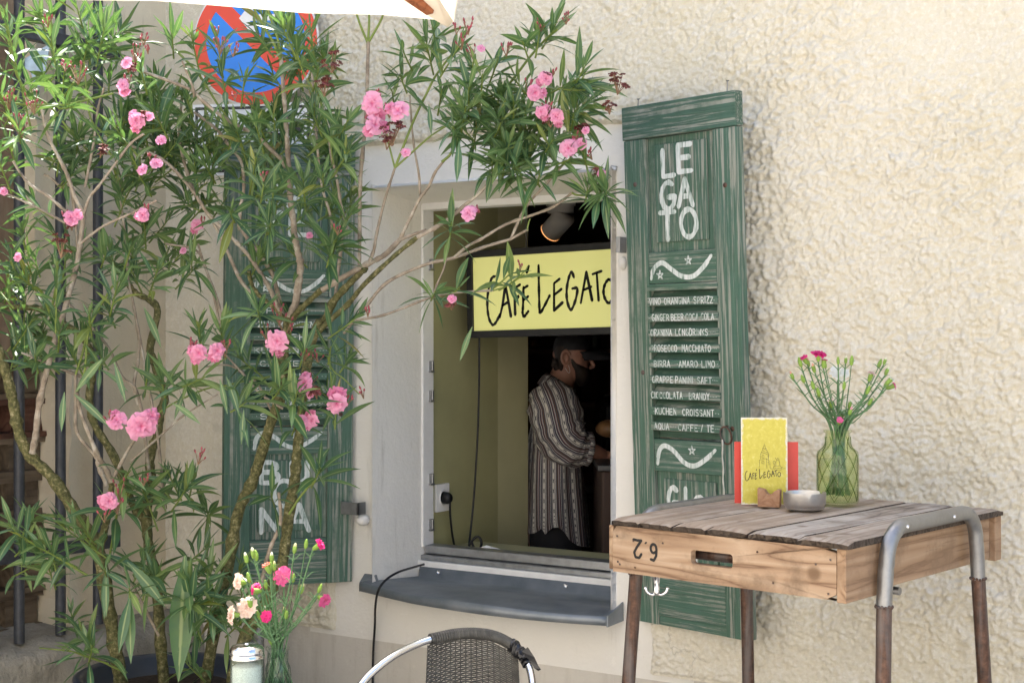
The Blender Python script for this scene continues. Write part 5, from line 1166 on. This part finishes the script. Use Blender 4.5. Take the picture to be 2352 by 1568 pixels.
# ------------------------------------------------------------------ oleander in a tub
random.seed(11)
pc_=P(385,789,4.52)
ole=thing('oleander','tall pink-flowering oleander with forking trunks and narrow leaves, left of the window','shrub',(pc_.x,pc_.y,0))
tub=thing('plant_tub','large dark blue-grey tub at the foot of the oleander','planter',(pc_.x,pc_.y,0))
m=MB(); m.lathe([(.0001,0),(.20,0),(.215,.02),(.262,.41),(.285,.415),(.289,.445),(.276,.452),(.258,.44),(.250,.40),(.0001,.38)],(0,0,0),56); m.build('pot',plain('tub_blue_grey',(.035,.045,.065),.4,var=.15,scale=10),tub)
m=MB(); m.lathe([(.0001,.398),(.251,.396)],(0,0,0),24); m.build('soil',plain('soil',(.04,.028,.02),.95,var=.6,scale=60,bump=.01),tub)

# woody framework: points are (px, py, depth); radii in photo pixels
PX=4.45/FP
def cv(pts,z0,z1): n=len(pts)-1; return [(a,b,z0+(z1-z0)*i/n) for i,(a,b) in enumerate(pts)]
BR=[ # material, r0, r1, z0, z1, points
('bark',21,13,4.50,4.30,[(277,1640),(277,1567),(263,1478),(246,1375),(232,1290),(219,1239),(191,1204),(154,1146),(116,1092),(68,1044),(44,995),(31,927),(20,880),(0,814),(-25,760)]),
('bark',13,7,4.44,4.36,[(228,1262),(240,1215),(246,1187),(256,1119),(256,1100)]),
('twig',8,4,4.36,4.25,[(256,1105),(239,1068),(222,1040),(185,944),(178,900)]),('twig',5,3,4.36,4.3,[(256,1105),(294,1034),(308,1012),(318,985)]),
('twig',7,4,4.40,4.38,[(246,1115),(225,1065),(222,1050),(178,995),(174,930),(174,859)]),
('bark',17,9,4.56,4.62,[(374,1640),(376,1567),(369,1478),(359,1341),(342,1256),(337,1187),(345,1102),(345,1050),(362,995),(369,944),(379,910),(362,859),(352,824),(345,797),(362,715),(342,688),(308,671),(290,640)]),
('bark',13,8,4.58,4.52,[(337,1200),(301,1150),(263,1050),(219,978),(205,920),(211,860),(211,816),(187,772),(154,748),(99,711),(0,704),(-40,700)]),
('twig',9,4,4.34,4.20,[(74,1040),(82,1000),(92,917),(123,794),(149,710),(174,618),(182,574),(189,520),(191,489),(173,454),(154,401),(134,360),(110,311),(95,250)]),
('twig',4,3,4.2,4.1,[(189,505),(205,455),(225,430),(262,380),(300,330),(330,308)]),
('twig',4,3,4.22,4.15,[(184,560),(215,535),(245,515),(290,495),(325,478),(360,460)]),
('twig',5,3,4.26,4.2,[(175,500),(145,480),(110,450),(70,425),(45,395),(30,370)]),
('twig',3.5,2.5,4.26,4.2,[(150,512),(110,490),(60,465),(15,445)]),
('twig',5,3,4.50,4.45,[(182,600),(165,440),(140,430),(118,410),(100,400)]),
('twig',5,3,4.55,4.5,[(318,930),(308,882),(316,838),(319,783),(308,706),(294,640),(292,574),(280,480),(275,420)]),
('twig',4,3,4.55,4.5,[(380,1180),(362,1000),(347,917),(323,783),(310,720)]),
('twig',5,3,4.55,4.4,[(345,1100),(318,910),(280,865),(250,800),(200,740),(150,690)]),
('twig',5,3,4.44,4.3,[(200,870),(150,850),(100,830),(50,810)]),
('bark',18,13,4.50,4.42,[(465,1640),(472,1567),(496,1427),(526,1290),(547,1177),(581,1102),(598,1050),(625,961),(649,893),(650,824),(660,756),(664,725)]),
('bark',19,12,4.42,4.34,[(520,1640),(533,1567),(564,1461),(615,1375),(632,1324),(649,1290),(663,1187),(677,1102),(681,1050),(690,975),(702,859),(715,790),(735,735)]),
('twig',11,5,4.40,4.30,[(666,729),(678,699),(684,663),(690,611),(685,582),(677,545),(673,500),(668,471),(666,427),(661,350),(655,252),(651,212),(646,134)]),
('stem',5,3,4.30,4.24,[(646,140),(626,95),(594,40),(575,5)]),('stem',4.5,3,4.30,4.26,[(646,140),(638,90),(621,42),(610,0)]),
('twig',6,4,4.40,4.22,[(655,384),(645,365),(622,344),(589,311),(554,293),(512,269),(468,234),(439,207),(385,185),(330,165)]),
('twig',4,2.5,4.25,4.2,[(446,222),(444,204),(427,162),(418,140)]),
('bark',6,6,4.44,4.46,[(664,729),(655,729),(644,721),(617,696),(602,685),(583,663),(574,639),(572,622)]),
('twig',6,4,4.46,4.45,[(583,668),(570,666),(549,636),(524,581),(508,545),(501,531),(477,491)]),
('twig',6.5,3.5,4.45,4.40,[(650,722),(636,704),(620,663),(593,619),(571,587),(538,551),(512,526),(477,491),(446,443),(411,401),(382,373),(349,353),(308,338),(275,325)]),
('twig',5,3,4.48,4.5,[(446,443),(425,380),(412,320),(415,260),(420,200)]),
('twig',6.5,4,4.48,4.42,[(656,729),(646,704),(637,670),(627,633),(608,601),(593,575),(578,562),(557,530),(549,520),(554,471),(560,427),(554,372),(523,331),(496,296),(446,258)]),
('bark',9,8,4.40,4.30,[(668,740),(680,720),(693,707),(725,677),(740,664)]),('twig',8,7,4.30,4.22,[(740,666),(784,639),(842,607),(883,586),(918,551)]),
('twig',5,4,4.22,4.2,[(918,551),(950,538),(979,529)]),
('twig',5,3.5,4.22,4.16,[(918,551),(928,530),(945,495),(965,455),(985,428),(1000,395),(1020,369)]),
('twig',3.5,2.5,4.2,4.2,[(965,455),(962,400),(950,330),(941,219)]),
('stem',4.5,2.5,4.16,4.1,[(1015,372),(1037,350),(1060,290),(1075,253),(1081,191),(1088,137)]),
('bark',13,8,4.38,4.26,[(735,742),(746,737),(762,699),(780,675),(813,641),(842,614)]),
('bark',8,6,4.36,4.16,[(700,800),(746,747),(798,700),(835,655),(900,593),(958,545)]),('twig',6,3.5,4.16,4.1,[(958,545),(1020,511),(1061,477),(1112,433),(1143,383)]),
('stem',4,2.5,4.1,4.05,[(1143,383),(1165,345),(1191,307),(1205,270)]),
('twig',5,4,4.26,4.14,[(815,730),(839,706),(890,648),(979,607),(1040,593),(1110,568),(1174,549)]),('twig',3.5,3,4.14,4.08,[(1174,549),(1198,535),(1211,528)]),('stem',2.5,1.6,4.08,4.07,[(1211,528),(1214,512),(1218,502)]),
('twig',4,3.5,4.14,4.05,[(1044,590),(1075,565),(1105,549),(1163,515),(1220,495),(1273,474),(1314,443)]),('stem',3.5,2.5,4.05,4.0,[(1314,443),(1325,448),(1355,449),(1382,450)]),
('twig',4,3,4.14,4.06,[(1174,549),(1190,510),(1211,470),(1242,436),(1273,402),(1300,370)]),('stem',3,2,4.12,4.08,[(1205,478),(1200,440),(1196,405),(1190,370)]),
('twig',3.6,2.8,4.28,4.08,[(790,765),(818,737),(883,723),(993,682),(1044,672),(1133,667)]),('stem',2.6,1.6,4.08,4.02,[(1133,667),(1167,655),(1204,624),(1212,612)]),
('twig',3,2,4.12,4.1,[(996,680),(1003,655),(1020,615),(1030,570)]),
('twig',5,5,4.28,4.24,[(818,640),(825,607),(826,533),(828,410),(838,300),(842,239),(846,96)]),('stem',4,3,4.24,4.2,[(845,100),(825,51),(815,15)]),('stem',4,3,4.24,4.22,[(845,100),(848,50),(846,10)]),('stem',4,3,4.24,4.2,[(845,100),(873,51),(885,20)]),
('twig',5,3,4.24,4.18,[(849,600),(859,573),(866,533),(885,455),(907,386)]),('stem',4,3,4.18,4.1,[(907,386),(952,273),(980,215),(1003,171),(1047,113),(1060,92)]),('stem',3,2,4.18,4.16,[(907,386),(893,331),(888,300)]),('stem',3.4,2.4,4.18,4.1,[(909,384),(960,338),(990,312),(1025,290)]),
('stem',4.5,3,4.14,4.0,[(1040,300),(1088,239),(1157,205),(1218,130),(1252,92),(1280,68)]),('stem',4,2.4,4.14,4.02,[(1060,262),(1100,237),(1174,215),(1242,205),(1327,205),(1396,208)]),
('stem',3.4,2.2,4.1,4.0,[(1200,380),(1259,376),(1327,376),(1385,385)]),('stem',3.2,2.2,4.12,4.05,[(1139,400),(1174,342),(1210,300),(1242,273)]),
('twig',4.5,3.5,4.36,4.3,[(770,680),(787,545),(795,520),(783,470),(775,420),(760,350),(752,290)]),('twig',4,3,4.38,4.34,[(765,560),(760,500),(740,430),(730,350),(722,250),(716,160)]),
('stem',4,2.5,4.3,4.25,[(752,290),(735,230),(726,199),(716,124),(713,62)]),('stem',4,2.5,4.3,4.2,[(690,150),(678,110),(660,70),(640,45)]),
('twig',3.5,2.5,4.5,4.4,[(622,940),(590,880),(550,850),(520,838),(470,842)]),('twig',3.6,2.4,4.36,4.3,[(650,938),(600,905),(560,860),(505,800)]),('stem',4,2.5,4.5,4.36,[(620,865),(560,875),(520,885),(472,893),(400,925),(350,960),(318,1000)]),
('twig',3.5,2,4.44,4.4,[(300,1060),(380,990),(420,955),(500,905)]),('twig',4,3,4.5,4.45,[(509,745),(500,690),(470,610),(455,560)]),('twig',4,2.8,4.5,4.5,[(502,755),(500,720),(480,640),(462,590),(440,570),(380,560)]),
('stem',4.5,3,4.3,4.22,[(59,215),(29,143),(9,25)]),('stem',4,3,4.34,4.3,[(160,300),(110,240),(59,215)]),('stem',4,3,4.2,4.1,[(0,236),(60,240),(130,242),(165,238),(260,215)]),('twig',4,3,4.34,4.3,[(195,430),(215,330),(225,250),(240,200)]),
('stem',3.5,2.5,4.34,4.28,[(275,325),(230,300),(205,260),(193,143)]),('stem',4,3,4.4,4.34,[(402,114),(455,170),(500,240),(540,300),(582,416)]),
('stem',5,3,4.32,4.2,[(126,740),(116,722),(125,680),(130,647),(134,600)]),('stem',5,3,4.4,4.25,[(116,722),(95,670),(68,653),(44,636),(24,600)]),('stem',4,3,4.3,4.24,[(178,900),(195,850),(205,756),(250,670),(270,647)]),('stem',4,3,4.32,4.26,[(174,859),(190,810),(205,740),(205,705)]),
('stem',5,3,4.46,4.3,[(226,1300),(219,1259),(165,1215),(130,1198)]),('stem',4,2.6,4.3,4.2,[(200,1320),(137,1283),(80,1250),(51,1232),(20,1204)]),('stem',3,2.2,4.46,4.36,[(290,1545),(219,1512),(164,1495),(90,1487)]),('stem',4,3,4.46,4.4,[(250,1290),(262,1215),(268,1180)]),
('twig',4,3,4.48,4.5,[(365,1460),(325,1380),(290,1320),(245,1275)]),('twig',6,4,4.36,4.3,[(600,1340),(620,1260),(640,1215),(645,1180),(640,1130)]),('stem',4,3,4.3,4.24,[(664,1180),(690,1140),(715,1110),(728,1095)]),('stem',4,3,4.4,4.35,[(380,1130),(400,1150),(420,1130),(440,1085)]),
('stem',2.4,2,4.2,4.15,[(752,820),(765,850),(790,870),(825,905)]),('stem',2.4,2,4.2,4.15,[(757,800),(758,840),(762,880),(765,905)]),
]
groups={'bark':MB(),'twig':MB(),'stem':MB()}
allpts=[]
for mt,r0,r1,z0,z1,pts in BR:
    q=smooth(cv(pts,z0,z1),5); P3=[P(*a) for a in q]; n=len(P3)
    rad=[]
    for i in range(n):
        r=(r0+(r1-r0)*i/(n-1))*.5*1.0 if mt!='bark' else (r0+(r1-r0)*i/(n-1))*.78
        if mt=='twig': r=(r0+(r1-r0)*i/(n-1))*.82
        if mt=='stem': r=(r0+(r1-r0)*i/(n-1))*.72
        r*=PX; 
        if mt!='stem': r*=1+.10*math.sin(i*2.4+r0)+random.uniform(-.05,.05)+(.22 if i%7==3 else 0)
        rad.append(r)
    groups[mt].tube(P3,rad,12 if mt=='bark' else 8)
    allpts.append((mt,P3))
groups['bark'].build('trunk',M['bark'],ole,True); groups['twig'].build('branches',M['twig'],ole,True)
LF=MB()
def leaf(p,d,up,L,w,droop,tint,twist=0.0):
    d=d.normalized(); s=d.cross(up); s=s.normalized() if s.length>1e-4 else d.orthogonal().normalized(); nrm=s.cross(d)
    if twist: 
        rm=Matrix.Rotation(twist,3,d); s=rm@s; nrm=rm@nrm
    n=7; V=[]; pos=Vector(p); dd=d.copy()
    prof=(.10,.42,.78,.98,.96,.74,.40,.02)
    for i in range(n+1):
        hw=w*.5*prof[i]; fold=nrm*hw*.30
        V+=[pos-s*hw+fold,pos,pos+s*hw+fold]
        pos=pos+dd*(L/n); dd=(dd+Vector((0,0,-droop/n))).normalized()
    F=[];U=[]
    for i in range(n):
        a=i*3; t0,t1=i/n,(i+1)/n
        F+=[(a,a+1,a+4,a+3),(a+1,a+2,a+5,a+4)]; U+=[[(0,t0),(.5,t0),(.5,t1),(0,t1)],[(.5,t0),(1,t0),(1,t1),(.5,t1)]]
    LF.add(V,F,U,t=tint,sm=True)
def tintv():
    r=random.random()
    return random.uniform(0,.5) if r<.72 else random.uniform(.5,.72) if r<.965 else random.uniform(.78,.90) if r<.99 else random.uniform(.9,1)
def shoot(b,t,n=15,L=.122,radial=False,z=None,dz=0,wid=1.0,stem=True,droop=1.0):
    B=P(*b) if len(b)==3 else b; T=P(*t) if len(t)==3 else t
    if not radial: B=B+(B-T)*.35+RV*random.uniform(-.012,.012)
    d=(T-B); ln=d.length; ax=d.normalized() if ln>1e-5 else -FV
    if radial: ax=(ax*.35-FV*.9).normalized()
    u=ax.orthogonal().normalized(); v=ax.cross(u)
    if stem: groups['stem'].tube([B,B.lerp(T,.5)+Vector((0,0,-.002)),T],[.0030,.0026,.0018],6)
    ph=random.uniform(0,6.28); LS_=random.uniform(.82,1.2); TS=random.uniform(-.12,.18); E0=random.uniform(54,84)
    for i in range(n):
        f=(i+.5)/n; k=i//3; a=ph+2*math.pi*(i%3)/3+k*1.05+random.uniform(-.3,.3)
        s=max(.0,f) ; base=B.lerp(T,.10+.90*s)
        el=R(E0-(E0-20)*s**1.3+random.uniform(-16,16)) if not radial else R(95-70*s+random.uniform(-14,14))
        di=ax*math.cos(el)+(u*math.cos(a)+v*math.sin(a))*math.sin(el)
        Lk=L*LS_*(1.05-.50*s**2.2)*random.uniform(.65,1.18)
        dr=random.uniform(.1,1.1)*(1.15-s)*droop*(1.8 if random.random()<.3 else 1)
        leaf(base,di,UP if abs(di.z)<.9 else -FV,Lk,Lk*random.uniform(.125,.20)*wid,dr,(lambda q:max(0,min(.7,q+TS)) if q<.75 else q)(tintv()),random.uniform(-1.0,1.0))
groups['stem']=groups['stem']
# named shoots read from the photograph: base x,y, tip x,y, depth, leaves, radial?
SH=[(59,235,12,40,4.2,24,0),(29,143,9,20,4.2,9,0),(136,160,115,78,4.35,12,0),(193,150,207,75,4.35,15,0),(222,130,240,62,4.32,15,0),(154,215,176,178,4.1,8,0),(135,250,168,246,4.05,15,1),(48,330,44,300,4.0,16,1),(15,270,-5,205,4.1,12,0),
(20,420,-10,350,4.2,12,0),(90,250,70,200,4.3,8,0),(402,120,395,78,4.3,12,0),(452,155,438,75,4.3,14,0),(340,200,322,150,4.2,10,0),(380,300,350,245,4.3,14,0),(300,340,262,290,4.2,14,0),(310,380,280,315,4.3,12,0),(250,340,215,290,4.2,12,0),(330,430,300,365,4.4,14,0),
(505,155,498,85,4.3,14,0),(514,220,508,165,4.25,10,0),(561,230,561,180,4.25,9,0),(690,150,665,72,4.15,16,0),(678,115,645,50,4.1,14,0),(716,130,713,62,4.2,13,0),(726,205,733,155,4.15,14,0),(720,262,720,215,4.2,12,0),(600,310,585,262,4.3,10,0),(520,340,545,298,4.3,10,0),
(437,257,430,225,4.3,10,0),(556,340,543,300,4.25,11,0),(602,335,586,280,4.2,11,0),(630,300,628,262,4.2,8,0),(582,425,589,361,4.2,14,0),(600,468,606,423,4.1,11,0),(624,470,628,436,4.1,8,0),(540,512,528,485,4.15,13,1),(617,540,622,512,4.05,15,1),(694,465,696,410,4.2,13,0),(740,430,742,398,4.15,11,0),(775,378,803,345,4.15,12,0),(780,306,800,275,4.15,11,0),(771,572,775,540,4.15,11,0),(793,515,808,490,4.15,9,0),(764,362,758,318,4.2,11,0),(731,300,720,262,4.2,12,0),(448,422,446,370,4.35,12,0),(490,410,470,375,4.35,11,0),
(1010,105,992,62,4.1,13,0),(985,150,977,85,4.12,14,0),(935,215,918,170,4.15,14,1),(1021,165,1055,105,4.05,14,0),(1080,200,1087,140,4.02,13,0),(1128,185,1145,135,4.02,11,0),(1072,262,1077,200,4.0,14,0),(1102,210,1108,170,4.0,10,0),(1229,118,1240,72,4.0,13,0),(1250,97,1280,50,4.0,15,0),(1217,136,1200,95,4.0,6,0),(1283,205,1330,180,3.98,13,0),(1326,190,1345,150,3.98,10,0),(1178,285,1180,232,4.0,13,0),(1205,296,1206,258,4.0,9,0),(1156,303,1142,270,4.0,12,0),(1303,302,1318,262,4.0,10,0),(1254,352,1272,318,4.0,10,0),(1151,368,1170,332,4.02,14,1),(1063,290,1070,245,4.0,14,0),(1045,318,1040,290,4.0,11,1),(1205,215,1180,180,4.05,11,0),(1340,380,1338,345,3.98,9,0),(1283,376,1310,365,3.98,11,0),(1131,400,1130,372,4.02,12,1),(1192,412,1180,378,4.0,12,1),(1300,205,1345,208,3.97,14,0),(1174,410,1178,385,4.0,11,1),(1384,452,1395,440,3.95,22,1),(1370,470,1380,450,3.97,12,1),(1340,455,1350,430,3.98,10,0),(1235,425,1240,395,4.0,12,1),(1140,250,1150,215,4.08,10,0),(1090,330,1095,290,4.06,12,0),(1215,340,1225,305,4.06,11,0),(940,150,925,115,4.15,9,0),(905,240,900,205,4.18,9,1),(1010,250,1015,205,4.1,10,0),
(1033,552,1037,510,4.1,14,1),(990,690,1000,668,4.1,13,1),(1165,657,1204,630,3.98,8,0),(1142,655,1172,628,3.98,6,0),(1040,668,1055,660,4.0,4,0),(767,764,825,725,4.1,13,0),(760,597,770,546,4.15,13,0),(757,826,760,795,4.1,8,0),
(598,733,592,712,4.0,17,1),(470,805,455,740,4.2,13,0),(513,806,506,752,4.2,12,0),(684,834,700,800,4.0,14,0),(376,908,371,874,4.2,13,0),(410,890,472,865,4.1,11,0),(533,940,566,922,4.1,11,0),(625,912,650,884,4.0,12,0),(677,940,684,896,3.98,13,0),(424,898,430,880,4.15,9,1),(441,622,440,600,4.4,12,1),(349,664,363,615,4.2,14,0),(253,715,271,645,4.1,17,0),(205,760,205,722,4.1,13,0),(228,850,232,836,4.1,11,1),(140,795,137,756,4.2,13,0),(128,722,131,600,4.15,16,0),(75,660,44,632,4.2,12,0),(34,622,22,580,4.2,11,0),(147,635,152,590,4.3,11,0),(294,608,302,565,4.3,12,0),(239,606,244,580,4.3,9,0),(92,846,80,815,4.2,10,0),(752,608,764,570,4.15,10,0),(612,540,616,520,4.1,10,1),(330,900,338,868,4.3,9,0),(180,850,160,800,4.3,11,0),(60,560,50,520,4.2,11,0),
(345,1150,327,1122,4.3,12,0),(410,1158,434,1112,4.3,13,0),(475,1195,478,1175,4.7,12,1),(437,1398,437,1338,4.2,19,0),(478,1412,490,1372,4.2,11,0),(219,1262,125,1195,4.2,17,0),(137,1285,48,1230,4.1,13,0),(48,1232,18,1200,4.1,10,0),(219,1515,160,1493,4.2,9,0),(212,1515,212,1480,4.2,10,0),(726,1108,737,1074,4.15,12,0),(625,1158,622,1132,4.3,7,0),(268,1190,275,1150,4.25,9,0),(437,1400,440,1385,4.15,13,1),(300,1375,297,1350,4.1,5,1),(245,1325,240,1305,4.15,7,1),(340,1335,330,1310,4.3,6,0),(280,1105,300,1080,4.2,7,0),(210,1240,190,1215,4.2,6,0),(130,1300,120,1270,4.2,7,0),
]
for (bx,by,tx,ty,z,n,rad) in SH:
    shoot((bx,by,z+random.uniform(.0,.05)),(tx,ty,z-random.uniform(0,.05)),n=int(n*1.1),radial=bool(rad),L=.118*(1.0 if by<1100 else 1.12)*random.uniform(.92,1.08))
# a few very large hanging leaves
for (x,y,x2,y2,z) in ((297,1362,300,1520,4.1),(425,1275,412,1560,4.15),(1055,325,1050,418,3.95),(292,1290,370,1400,4.15),(245,1300,240,1420,4.2),(240,820,180,905,4.05),(262,830,285,925,4.05),(148,900,142,990,4.05),(170,905,245,990,4.05),(985,240,990,310,4.0),(330,705,365,800,4.3),(505,870,520,950,4.05),(520,865,545,955,4.05),(560,940,555,1020,4.05),(1085,750,1060,830,4.1),(395,925,455,980,4.05)):
    a=P(x,y,z); b=P(x2,y2,z-.01); L=(b-a).length; leaf(a,(b-a)+UP*L*.25,-FV,L*1.02,L*random.uniform(.15,.20),.35,random.uniform(.15,.55),random.uniform(-.3,.3))
# denser growth behind
for (x0,y0,x1,y1,n,z0,z1) in ((260,230,450,560,32,4.45,4.75),(60,330,330,520,10,4.4,4.6),(140,60,330,230,8,4.4,4.55),(440,290,640,520,16,4.5,4.75),(640,330,820,520,6,4.35,4.5),(620,90,800,400,9,4.3,4.5),(590,70,730,240,8,4.3,4.5),(440,260,720,380,8,4.4,4.6),(560,400,800,640,7,4.35,4.5),(0,60,240,400,14,4.45,4.7),(0,560,260,900,20,4.35,4.6),(240,560,480,680,8,4.5,4.8),(20,1180,260,1500,7,4.4,4.5),(250,1050,480,1350,8,4.4,4.65),(330,1330,560,1580,12,4.35,4.5),(560,680,800,1000,7,4.3,4.5),(1040,210,1330,400,13,4.08,4.2),(1130,310,1300,420,10,3.98,4.12),(350,130,450,260,5,4.4,4.6)):
    for _ in range(n):
        x=random.uniform(x0,x1); y=random.uniform(y0,y1); z=random.uniform(z0,z1); a=R(random.uniform(25,155)); l=random.uniform(30,65)
        shoot((x,y,z),(x+l*math.cos(a)*.9,y-l*math.sin(a),z-random.uniform(-.04,.06)),n=random.choice((10,12,14)),L=.115)
LF.build('foliage',M['leaf'],ole,True)
groups['stem'].build('green_shoots',M['stem'],ole,True)
# flowers
FLW=[(282,195,15),(313,277,19),(342,268,12),(360,375,14),(326,389,13),(370,322,11),(452,517,15),(163,500,15),(178,492,11),(40,590,11),(855,238,27),(862,287,21),(915,255,23),(1229,213,19),(1254,181,15),(1243,257,15),(1277,268,16),(1306,341,18),(1334,330,14),(1382,397,9),(1075,490,16),(1037,686,11),(637,783,25),(457,810,20),(499,805,20),(698,880,19),(774,926,24),(693,968,16),(716,966,16),(325,978,30),(268,965,18),(251,1150,20),(1105,112,9),(932,350,12),(711,541,9),(328,494,15),(290,143,13),(8,440,10),(420,575,9),(1345,300,10),(712,905,11)]
FD={452:4.5,420:4.5,711:4.35}
for (x,y,r) in FLW:
    z=FD.get(x,3.93 if x>900 else 4.0); c=P(x,y,z); axs=(-FV+RV*random.uniform(-.5,.5)+UP*random.uniform(-.35,.5)).normalized()
    m=MB(); petals(m,c,axs,r*z/FP*random.uniform(.95,1.2),random.choice((2,3,3)),5,random.uniform(.75,1.1),.16,t=random.uniform(0,.6))
    if r>=15:
        for _ in range(random.choice((1,2))):
            a_=random.uniform(0,6.28); petals(m,c+(RV*math.cos(a_)+UP*math.sin(a_))*r*z/FP*1.0+FV*.012,(axs+RV*math.cos(a_)*.7+UP*math.sin(a_)*.7).normalized(),r*z/FP*.7,2,5,.7,.3,t=random.uniform(.5,1.2))
    o=m.build('flower',M['pink'],ole,True)
# wilted clusters and bud clusters
def cluster(x,y,z,n,rp,mat,tall=1.0,stalkdir=None):
    z=z+random.uniform(-.02,.02)
    base=P(x,y+rp*1.5,z); m=MB(); s=MB(); 
    for i in range(n):
        t=P(x+random.uniform(-1,1)*rp,y+random.uniform(-1,.8)*rp*tall,z+random.uniform(-.02,.02)); d=(t-base).normalized(); d=(d+UP*.5+RV*random.uniform(-.4,.4)).normalized()
        s.tube([base,base.lerp(t,.6)+UP*.002,t],[.0016,.0012,.0012],5)
        if mat=='wilt':
            petals(m,t,d,.011*random.uniform(.7,1.3),2,5,.8,.5)
        else:
            q=d.to_track_quat('Z','Y').to_matrix(); Lb=random.uniform(.008,.015); m.lathe([(.0008,0),(.0026,Lb*.25),(.0030,Lb*.55),(.0016,Lb*.85),(.0001,Lb)],t,7,M=q)
    o=m.build('wilted_cluster' if mat=='wilt' else 'bud_cluster',M[mat],ole,True); s.build('stalk',M['budstem'],o,True)
M['wiltb']=plain('wilted_brown_petal',(.22,.075,.03),.7,var=.6,scale=60)
for (x,y,n,rp) in ((1418,188,9,20),(1400,245,5,12),(762,135,8,22),(745,195,8,18),(140,560,8,22),(900,300,12,24),(1265,272,6,14),(1335,290,6,12),(1375,400,5,12),(728,898,6,12),(1255,170,4,10),(1038,700,3,8),(165,515,5,10),(330,262,4,10),(295,150,5,12),(888,320,5,16),(230,345,5,12)):
    cluster(x,y,3.95 if x>850 else 4.02,n,rp,'wilt')
for (x,y,n,rp) in ((110,50,6,10),(180,165,9,20),(150,150,6,10),(20,225,8,18),(78,232,8,20),(50,285,10,24),(310,120,7,16),(330,90,5,10),(340,110,5,10),(1075,60,9,14),(1048,65,6,10),(1060,95,6,14),(1087,120,6,12),(1163,112,6,12),(1243,58,5,10),(1300,42,5,10),(1360,352,5,10),(640,718,8,20),(655,748,7,18),(520,790,5,10),(440,790,5,12),(700,815,4,8),(730,815,5,12),(845,716,5,8),(1194,612,4,8),(455,1045,7,14),(275,1120,6,18),(330,1100,5,10),(835,903,4,8),(506,102,8,16),(535,110,6,14),(540,220,4,8),(605,405,4,8),(240,1175,5,16),(775,528,4,8),(500,70,3,6),(270,1160,5,14),(790,905,4,10)):
    cluster(x,y,3.97 if x>850 else 4.04,n,rp,'bud')
for (x,y,r) in FLW:
    if r>=14: cluster(x+random.choice((-1,1))*r*.9,y-r*.5+random.uniform(-8,8),FD.get(x,3.95 if x>900 else 4.02),5,r*.6,'bud')
